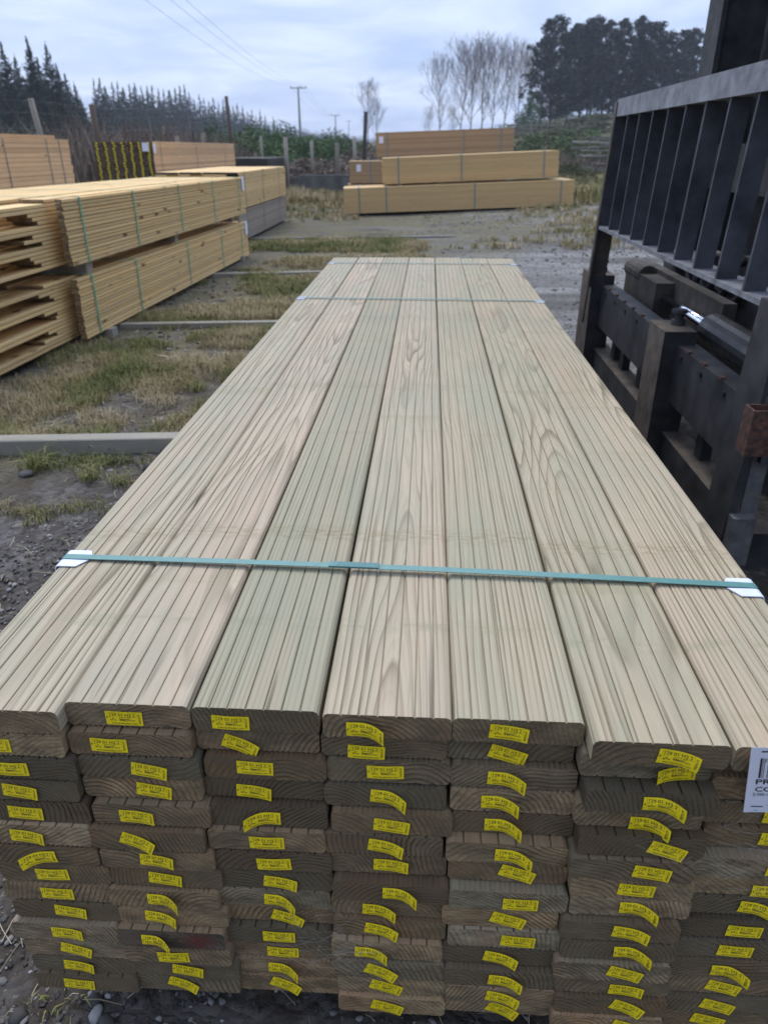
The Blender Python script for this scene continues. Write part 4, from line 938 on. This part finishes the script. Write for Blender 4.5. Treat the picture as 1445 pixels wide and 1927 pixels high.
while px < 560:
    t = (px-176)/(560-176); Y = 105+t*150; tp = topat(px)+rk.uniform(-4, 12)
    if i == 0: tp = 150
    ordn = ['first', 'second', 'third', 'fourth', 'fifth', 'sixth', 'seventh', 'eighth', 'ninth', 'tenth', 'eleventh', 'twelfth', 'thirteenth', 'fourteenth', 'fifteenth', 'sixteenth', 'seventeenth', 'eighteenth', 'nineteenth', 'twentieth']
    lab = (ordn[i]+' conifer from the left in the receding row behind the left packs') if i < 20 else (ordn[i-20]+' of the smaller conifers between the brown post and the power pole') if i < 40 else (ordn[i-40]+' of the tiny conifers at the far end of the row')
    conifer(px, tp, Y, lab, CON[i % 4], 'conifers of the receding row', 1.05+.25*rk.random())
    px += rk.uniform(9.5, 13.5)*(1-.30*t); i += 1
# behind them the wood reads as one mass
Vs, Fs, Ts = [], [], []; o_ = 0
srcs = []
for pr in CON:
    me = pr[0]; v = np.empty(len(me.vertices)*3); me.vertices.foreach_get('co', v); a = np.empty(len(me.vertices)); me.attributes['tone'].data.foreach_get('value', a); srcs.append((v.reshape(-1, 3), a))
def mass(n, f):
    global o_
    for i in range(n):
        px, tp, Y = f(i); v, a = srcs[i % 4]; x, zt = px_x(px, Y, tp); g = float(gh(x, Y)); h = zt-g
        # keep every other leaf
        q, aa = v, a
        c, s = math.cos(i*1.7), math.sin(i*1.7); w_ = h*2.0
        V = np.stack([(q[:, 0]*c-q[:, 1]*s)*w_+x, (q[:, 0]*s+q[:, 1]*c)*w_+Y, q[:, 2]*h+g], 1); Vs.append(V); Ts.append(aa); Fs.append(np.arange(len(V)).reshape(-1, 4)+o_); o_ += len(V)
mass(64, lambda i: (160+i*6.8+rk.uniform(-3, 3), topat(160+i*6.8)+rk.uniform(10, 30), 122+i*2.3))
mass(26, lambda i: (-60+i*9+rk.uniform(-3, 3), 130+max(0, i-13)*6+rk.uniform(0, 40), 95+i*1.5))
mass(40, lambda i: (540+i*4.2, topat(540+i*4.2)+rk.uniform(-1, 5), 260+i*4))
V = np.concatenate(Vs); F = np.concatenate(Fs); T = np.concatenate(Ts)
o = obj('far_wood', npmesh('far_wood', V, F, M['needles'], attr=T)); tag(o, 'far-off dark conifer wood closing the view at left', 'wood', kind='stuff')

# tall pines on the rise at right
def pine(px, tp, Y, label, seed, crown0=.45, wid=.17, ncl=46):
    crown0 = max(.07, crown0-(.20 if seed % 2 else .30)); wid *= 1.35; ncl = int(ncl*2.3)
    q = np.random.RandomState(seed); x, zt = px_x(px, Y, tp); g = float(gh(x, Y)); h = zt-g
    t = empty('pine_tree', (x, Y, g)); tag(t, label, 'tree', 'tall pines on the rise at right')
    tr = MB(); bend = q.randn()*.02
    tr.tube([(0, 0, -.3), (bend*h*.5, 0, h*.35), (bend*h, 0, h*.7), (bend*h*.8, 0, h*.97)], [h*.017, h*.013, h*.009, h*.003], 7)
    C, Rr, Tc = [], [], []
    for k in range(ncl):
        u = crown0+(1-crown0)*(k+q.rand())/ncl; a = q.rand()*6.28
        env = math.sin(min(1, (u-crown0)/(1-crown0)*.72+.28)*math.pi)**.5 + .12
        d = h*wid*env*(.25+.85*q.rand()); c = (math.cos(a)*d+bend*h*u, math.sin(a)*d, h*u*.985)
        C.append(c); Rr.append(h*(.036+.040*q.rand())*(1.15-.3*u)); Tc.append(.2+.6*q.rand())
        if d > h*.05: tr.tube([(bend*h*u, 0, c[2]-d*.45), (c[0]*.6, c[1]*.6, c[2]-d*.12), c], [h*.0045, h*.003, h*.0012], 4, cap=False)
    for k in range(6):   # dead side branches below the crown
        u = .18+q.rand()*(crown0-.1); a = q.rand()*6.28; d = h*(.04+.06*q.rand()); tr.tube([(bend*h*u, 0, h*u), (math.cos(a)*d, math.sin(a)*d, h*u+d*.3)], [h*.003, h*.001], 4, cap=False)
    tr.build('trunk', M['bark'], t, True)
    V, F, T = leafcloud(np.array(C), 62, np.array(Rr), h*.0118, np.array(Tc), seed, .62)
    obj('crown', npmesh('crown', V, F, M['pine_needles'], attr=T), t)
PN = [(1052, 30, 100, 'leftmost tall pine with a broad crown low on its left side', .33, .20, 84), (1082, 44, 108, 'pine standing just behind the leftmost tall pine', .35, .15, 60), (1108, 34, 112, 'slim pine third from the left on the rise', .38, .11, 50), (1130, 30, 108, 'tall pine with a pointed top, fourth from the left', .38, .12, 52),
      (1152, 38, 116, 'pine near the middle of the row with gaps in its crown', .35, .12, 50), (1174, 36, 110, 'dense pine in the middle of the row on the rise', .38, .13, 56), (1200, 30, 112, 'tallest broad pine right of the middle of the row', .36, .14, 60), (1226, 40, 118, 'pine with a rounded top between two taller ones', .36, .12, 50),
      (1244, 40, 110, 'pine left of the gap near the forklift', .40, .12, 50), (1268, 58, 112, 'lower pine just left of the forklift mast', .36, .12, 46), (1290, 54, 116, 'pine beside the forklift mast', .36, .12, 50), (1316, 52, 112, 'pine partly hidden by the forklift mast', .38, .13, 50), (1350, 60, 114, 'pine hidden behind the forklift mast', .35, .13, 40), (1030, 70, 118, 'pine with side branches reaching left behind the broad one', .50, .15, 40)]
PN += [(1066, 62, 124, 'pine seen through the gap behind the first two pines', .30, .15, 50), (1120, 60, 126, 'pine behind the slim third pine', .30, .15, 50), (1163, 62, 126, 'pine behind the dense middle pine', .30, .15, 50), (1213, 64, 128, 'pine behind the tallest broad pine', .30, .15, 50), (1256, 72, 126, 'pine filling the gap behind the lower right pines', .30, .15, 50), (1303, 74, 126, 'pine behind the one beside the forklift mast', .30, .15, 50)]
for i, (px, tp, Y, lb, c0, wd_, nc) in enumerate(PN): pine(px, tp, Y, lb, 100+i, c0, wd_, nc)

# bare deciduous trees
def bare_mesh(seed, spread=.5, depth=6, multi=1):
    q = random.Random(seed); mb = MB(); tw = MB()
    def grow(p, d, L, r, k):
        pts = [p]; dd = d.copy(); rr_ = [r]
        for s in range(3):
            dd = (dd+Vector((q.uniform(-1, 1), q.uniform(-1, 1), q.uniform(-.2, .8)))*.13).normalized(); pts.append(pts[-1]+dd*L/3); rr_.append(r*(1-.13*(s+1)))
        mb.tube(pts, [max(x_, .0009) for x_ in rr_], 5 if k < 1 else 3, cap=False)
        if k >= depth: return
        nb = 3 if k > 0 else 5
        for j in range(nb):
            a = q.uniform(0, 6.28); tilt = q.uniform(.22, .55)*spread*1.6
            b = dd.orthogonal().normalized(); b.rotate(Matrix.Rotation(a, 3, dd)); nd_ = (dd+b*tilt+Vector((0, 0, .30))).normalized()
            i_ = q.choice([1, 2, 3] if k else [2, 3]) if j else 3
            grow(pts[i_], nd_, L*q.uniform(.55, .80), r*q.uniform(.42, .60), k+1)
    for m_ in range(multi):
        # one leaning stem that carries on to the top, side limbs curving up from it
        p = Vector((0, 0, -.01)); d = Vector((q.uniform(-.12, .12), q.uniform(-.1, .1), 1)).normalized(); r = .0125; pts = [p]; rr_ = [r]
        for s_ in range(14):
            d = (d+Vector((q.uniform(-1, 1), q.uniform(-1, 1), 1.2))*.07).normalized(); p = p+d*.066; r *= .86; pts.append(p); rr_.append(r)
        mb.tube(pts, rr_, 6, cap=False)
        for s_ in range(3, 14):
            for j in range(2 if s_ < 6 else 3):
                a = q.uniform(0, 6.28); u = s_/14
                nd_ = Vector((math.cos(a), math.sin(a), q.uniform(.9, 1.7))).normalized()
                grow(pts[s_], nd_, (.20*(1-abs(u-.45)*1.1)+.03)*q.uniform(.7, 1.2)*spread*1.35, max(rr_[s_]*.6, .0022), depth-3)
    zs = max(v[2] for v in mb.v); mb.v = [(x/zs, y/zs, z/zs) for x, y, z in mb.v]
    return mb.mesh('trunk', M['bare_bark'], True)
BR = [bare_mesh(1, .80, 5), bare_mesh(2, 1.0, 5), bare_mesh(3, .9, 5), bare_mesh(4, .75, 5)]
BT = [(692, 140, 92, 0, 'lone thin bare tree left of the yard stack'), (706, 176, 94, 3, 'small bare sapling beside the lone bare tree'), (830, 92, 100, 0, 'leftmost tall bare tree of the group behind the stack'), (806, 192, 100, 3, 'short bare sapling left of the bare tree group'), (852, 196, 98, 3, 'short broken bare trunk under the bare tree group'),
      (872, 58, 104, 1, 'bare forked tree second in the group'), (893, 55, 108, 2, 'bare tree at the centre of the group'), (915, 52, 106, 0, 'tallest bare tree of the group with upright twigs'), (935, 58, 110, 2, 'bare tree right of the tallest one'), (958, 54, 106, 1, 'bare tree near the pines'), (985, 66, 112, 0, 'bare tree just left of the pines'), (1005, 80, 112, 2, 'bare tree tangled with the first pine')]
for i, (px, tp, Y, k, lb) in enumerate(BT):
    x, zt = px_x(px, Y, tp); g = float(gh(x, Y)); h = zt-g
    t = empty('bare_tree', (x, Y, g-.1), rnd.random()*6.28); tag(t, lb, 'tree', 'leafless trees behind the yard')
    o = obj('trunk', BR[k], t); o.scale = (h*(.95 if k != 3 else .8),)*2+(h,)
# bushes
def bush_mesh(seed, m, n=34, npc=190, size=.026):
    q = np.random.RandomState(seed); C = []; Rr = []
    for k in range(n):
        a = q.rand()*6.28; d = q.rand()**.6*.85; z = q.rand()*(.95-.45*d); C.append((math.cos(a)*d, math.sin(a)*d, z+.05)); Rr.append(.16+.14*q.rand())
    V, F, T = leafcloud(np.array(C), npc, np.array(Rr), size, .2+.6*q.rand(n), seed, .9)
    # shoots
    return npmesh('bush', V, F, M[m], attr=T)
BU = [bush_mesh(1, 'gorse'), bush_mesh(2, 'gorse'), bush_mesh(3, 'olive'), bush_mesh(4, 'brush', 26, 170, .026), bush_mesh(5, 'olive')]
BS = []
rq = random.Random(17)
def bush(px, tp, Y, w_, k, label, grp='scrub bushes round the yard'):
    x, zt = px_x(px, Y, tp); g = float(gh(x, Y)); h = max(.4, zt-g)
    o = obj('bush', BU[k], None, (x, Y, g-.05), rq.random()*6.28); o.scale = (w_, w_, h); tag(o, label, 'bush', grp)
spots = [(1075, 214, 92, 4.5, 2, 'olive scrub at the foot of the left pines'), (1130, 212, 94, 4.5, 4, 'olive scrub under the middle pines'), (1040, 240, 50, 3.0, 4, 'low scrub on the bank behind the end of the tan packs'), (1110, 243, 52, 3.2, 2, 'scrub on the bank left of the backrest corner'), (1075, 236, 65, 4.0, 0, 'green scrub on the slope below the pines'), (470, 228, 45, 3.2, 0, 'tall green scrub bush at the foot of the conifer row'), (515, 236, 50, 3.4, 1, 'green scrub bush below the end of the conifer row'), (548, 246, 55, 3.2, 2, 'olive scrub bush at the foot of the power pole'), (590, 247, 55, 3.4, 0, 'green scrub between the first and second power poles'), (640, 251, 60, 3.6, 1, 'green scrub just right of the second power pole'), (685, 255, 62, 3.4, 2, 'olive scrub under the lone bare tree'), (350, 240, 26, 1.6, 3, 'dry brown bush behind the middle of the tagged pack'), (250, 232, 24, 1.7, 3, 'tall dry brown bush behind the tag end of the pack'), (205, 236, 24, 1.6, 3, 'dry brown bush right of the short thick post'),
         (455, 240, 30, 2.2, 0, 'green scrub bush right of the tall fence post'), (395, 232, 31, 1.6, 1, 'green leggy bush left of the tall fence post'), (490, 243, 34, 2.4, 1, 'green bush behind the short fence post'), (530, 240, 38, 2.6, 0, 'green bush left of the power pole base'), (570, 252, 36, 2.4, 0, 'green bush in front of the power pole'), (610, 250, 42, 2.6, 1, 'green bush right of the power pole'), (650, 254, 44, 2.4, 2, 'olive bush left of the dark leaning post'),
         (410, 262, 24, 1.5, 2, 'low olive bush behind the pale tagged pack'), (298, 246, 22, .45, 1, 'small round green bush behind the tagged pack'), (15, 232, 20, 1.0, 0, 'green bush above the high left pack'), (55, 240, 21, 1.2, 1, 'green bush beside the leaning grey post'), (445, 275, 22, 1.2, 3, 'dry brown brush at the end of the pale pack'), (560, 290, 26, 2.2, 3, 'dry brown brush behind the dark pack'), (610, 292, 27, 2.0, 3, 'dry brown brush above the retaining wall'), (655, 285, 27, 2.0, 3, 'dry brown brush left of the yard stack'), (700, 262, 32, 2.0, 3, 'brown brush behind the dark leaning post'),
         (985, 250, 40, 2.5, 2, 'olive bush right of the highest pack'), (1020, 244, 42, 2.8, 0, 'dark green bush below the pines'), (1060, 252, 40, 2.4, 2, 'olive bush behind the grey timber pile'), (1100, 262, 36, 2.0, 4, 'low olive bush above the grey timber pile'), (1075, 300, 24, .8, 4, 'olive scrub at the foot of the grey timber pile'), (1095, 330, 21, .7, 2, 'grassy scrub right of the longest pack'), (880, 243, 80, 3.0, 2, 'olive bush at the foot of the bare trees'), (1000, 178, 96, 2.0, 1, 'dark round shrub beside the first pine'), (930, 238, 85, 4.0, 4, 'low hedge bush between bare trees and pines'), (1120, 226, 80, 6.0, 4, 'broad low bush on the rise below the pines'), (1040, 226, 88, 6.0, 2, 'broad low bush at the left end of the rise')]
for s in spots: bush(*s)
# dry upright brush along the left fence, uncountable
def brushwood(n, x0, x1, y0, y1, L0, L1, w):
    x, y = scatter(n, x0, x1, y0, y1); m = vnoise(x, y, 1.2, 33); k = m > .25; x, y, m = x[k], y[k], m[k]
    return blades(x, y, (L0+(L1-L0)*rs.rand(len(x)))*(.5+m), w, np.clip(rs.rand(len(x)), 0, 1), .5)
V, F, T = merge([brushwood(6500, -9, -4.8, 14, 24, .6, 1.7, .022), brushwood(9000, -12, 0, 24, 34, .3, .75, .03), brushwood(3500, -16, -6, 18, 30, .8, 1.9, .03), brushwood(2500, 3.8, 11, 24, 32, .3, .8, .03)])
o = obj('dry_brush', npmesh('dry_brush', V, F, M['brush'], attr=T)); tag(o, 'tangled dry brown brush and stalks along the old fence', 'brush', kind='stuff')

# ------------------------------------------------------------------ posts, poles, wires
def post(px, tp, Y, r, label, lean_=0, k='post', square=False, name='fence_post'):
    x, zt = px_x(px, Y, tp); g = float(gh(x, Y)); h = zt-g; mb = MB()
    if square: mb.prism([(-r, -r), (r, -r), (r, r), (-r, r)], 0, h, M=Matrix.Rotation(math.pi/2, 4, 'X')); mb.v = [(a, b, c) for a, b, c in mb.v]
    else: mb.tube([(0, 0, -.2), (0, 0, h*.5), (0, 0, h)], [r*1.05, r, r*.95], 9)
    o = mb.build(name, M[k], None, True, loc=(x, Y, g)); o.rotation_euler = (0, lean_, 0)
    tag(o, label, 'post', 'old fence posts'); return (x, Y, zt)
pa = post(79, 184, 12.5, .048, 'leaning pale grey post above the high left pack', -.10)
pb = post(173, 196, 14.5, .06, 'short thick brown post above the gap between the left packs', .0, 'rotten')
pc = post(429, 181, 24, .055, 'tall thin brown post behind the tagged pack', -.02, 'rotten')
post(333, 256, 20, .05, 'short pale post behind the tagged pack'); post(383, 250, 21, .06, 'short grey post between two bushes'); post(306, 238, 24, .05, 'thin stake near the small round bush')
post(491, 256, 26, .05, 'short pale post above the dark pack'); post(537, 258, 20.5, .055, 'pale grey post at the end of the retaining wall'); post(586, 264, 25, .05, 'short grey post left of the second power pole'); post(634, 268, 23, .06, 'thin grey post above the retaining wall')
pd = post(681, 210, 22, .055, 'dark leaning post left of the yard stack', .05, 'dark_timber'); post(667, 262, 30, .07, 'small post behind the dark leaning post')
post(1122, 232, 78, .09, 'fence post on the rise below the pines'); post(1060, 230, 80, .09, 'fence post on the rise left of the pines gap'); post(1000, 232, 82, .09, 'fence post near the foot of the first pine'); post(960, 238, 84, .08, 'fence post among the bare trees')
for k, (zo, dz) in enumerate(((.05, 0), (.22, 0), (.45, 0), (.70, 0))):
    pts = [(pa[0]-7, 10.2, pa[2]-zo+.15), (pa[0], 12.44, pa[2]-zo), (pb[0], 14.43, pb[2]-zo-.02), (pc[0], 23.9, pc[2]-zo-.3)]
    o = MB().tube(pts, .0022, 4).build('fence_wire', M['wire']); tag(o, ['topmost', 'second', 'third', 'lowest'][k]+' wire of the old fence behind the left packs', 'wire', 'old fence wires')
rail = MB()
x0, z0 = px_x(955, 80, 236); x1, z1 = px_x(1150, 80, 230)
for dz in (.0, -.35, -.7): rail.box(x0, x1, 79.8, 79.86, z0+dz-.06, z0+dz+.06)
tag(rail.build('rail_fence', M['old']), 'distant grey rail fence on the rise right of the stack', 'fence')
def power_pole(px, tp, Y, label, cross=True):
    x, zt = px_x(px, Y, tp); g = float(gh(x, Y)); p = empty('power_pole', (x, Y, g)); tag(p, label, 'power pole', 'power poles')
    h = zt-g; MB().tube([(0, 0, -.3), (0, 0, h)], [.17, .12], 9).build('pole', M['pole'], p, True)
    MB().box(-1.1, 1.1, -.06, .06, h-.22, h-.10).build('crossarm', M['pole'], p)
    for dx in (-1.0, .35, 1.0): MB().tube([(dx, 0, h-.10), (dx, 0, h+.10)], [.06, .05], 7).build('insulator', M['pole'], p)
    return Vector((x, Y, zt))
q0 = power_pole(561, 163, 110, 'grey power pole with crossarm rising over the conifer row')
q1 = power_pole(631, 216, 190, 'second smaller power pole further off')
q2 = power_pole(656, 227, 300, 'tiny farthest power pole near the horizon')
for k, dx in enumerate((-1.0, .35, 1.0)):
    pts = []
    e = Vector(((-6.35, -5.5, -4.9)[k], -20, 8.6))
    s = q0+Vector((dx, 0, .1))
    for i in range(33):
        t = i/32; P = s.lerp(e, t); P.z -= 2.0*4*t*(1-t); pts.append(P)
    o = MB().tube(pts, .0075, 5).build('power_line', M['wire']); tag(o, ['left', 'middle', 'right'][k]+' power line sweeping up from the pole to the top of the picture', 'power line', 'overhead power lines')
    pts = [q0+Vector((dx, 0, .1))+(q1-q0)*t-Vector((0, 0, 1.5*4*t*(1-t))) for t in [i/12 for i in range(13)]]
    o = MB().tube(pts, .012, 4).build('power_line', M['wire']); tag(o, ['left', 'middle', 'right'][k]+' power line running on to the second pole', 'power line', 'overhead power lines')

# cobwebs between the end boards
cw = MB(); rc = random.Random(2)
for i in range(110):
    if i < 60: cx_, cz_ = rc.gauss(.93, .05), rc.gauss(.47, .035)
    else: cx_, cz_ = rc.gauss(.44, .03), rc.gauss(.27, .03)
    a = rc.uniform(0, 6.28); L = rc.uniform(.006, .026); yy = -.055-rc.random()*.012 if i < 60 else -.05
    p = Vector((cx_-math.cos(a)*L, yy, cz_-math.sin(a)*L)); q = Vector((cx_+math.cos(a)*L, yy+rc.uniform(-.01, .01), cz_+math.sin(a)*L)); m_ = (p+q)/2+Vector((0, 0, -L*.1))
    cw.tube([p, m_, q],   .00009, 3, cap=False)
tag(cw.build('cobweb', simple('cobweb', (.35, .35, .33), .8)), 'wispy cobwebs across the decking board ends at right', 'cobweb', kind='stuff')

# ------------------------------------------------------------------ haze (air between here and the far trees)
hz, ht, hb = mat('haze_air'); ht.nodes.remove(hb); ho = ht.nodes['Material Output']
pv = nd(ht, 'ShaderNodeVolumePrincipled'); pv.inputs['Color'].default_value = (.80, .87, 1, 1); pv.inputs['Density'].default_value = .0007; pv.inputs['Anisotropy'].default_value = .2
ln(ht, pv.outputs[0], ho.inputs['Volume'])
o = MB().box(-905, 905, -65, 1505, -1.2, 32).build('haze', hz); tag(o, 'thin bluish haze in the air over the yard', 'haze', kind='stuff')
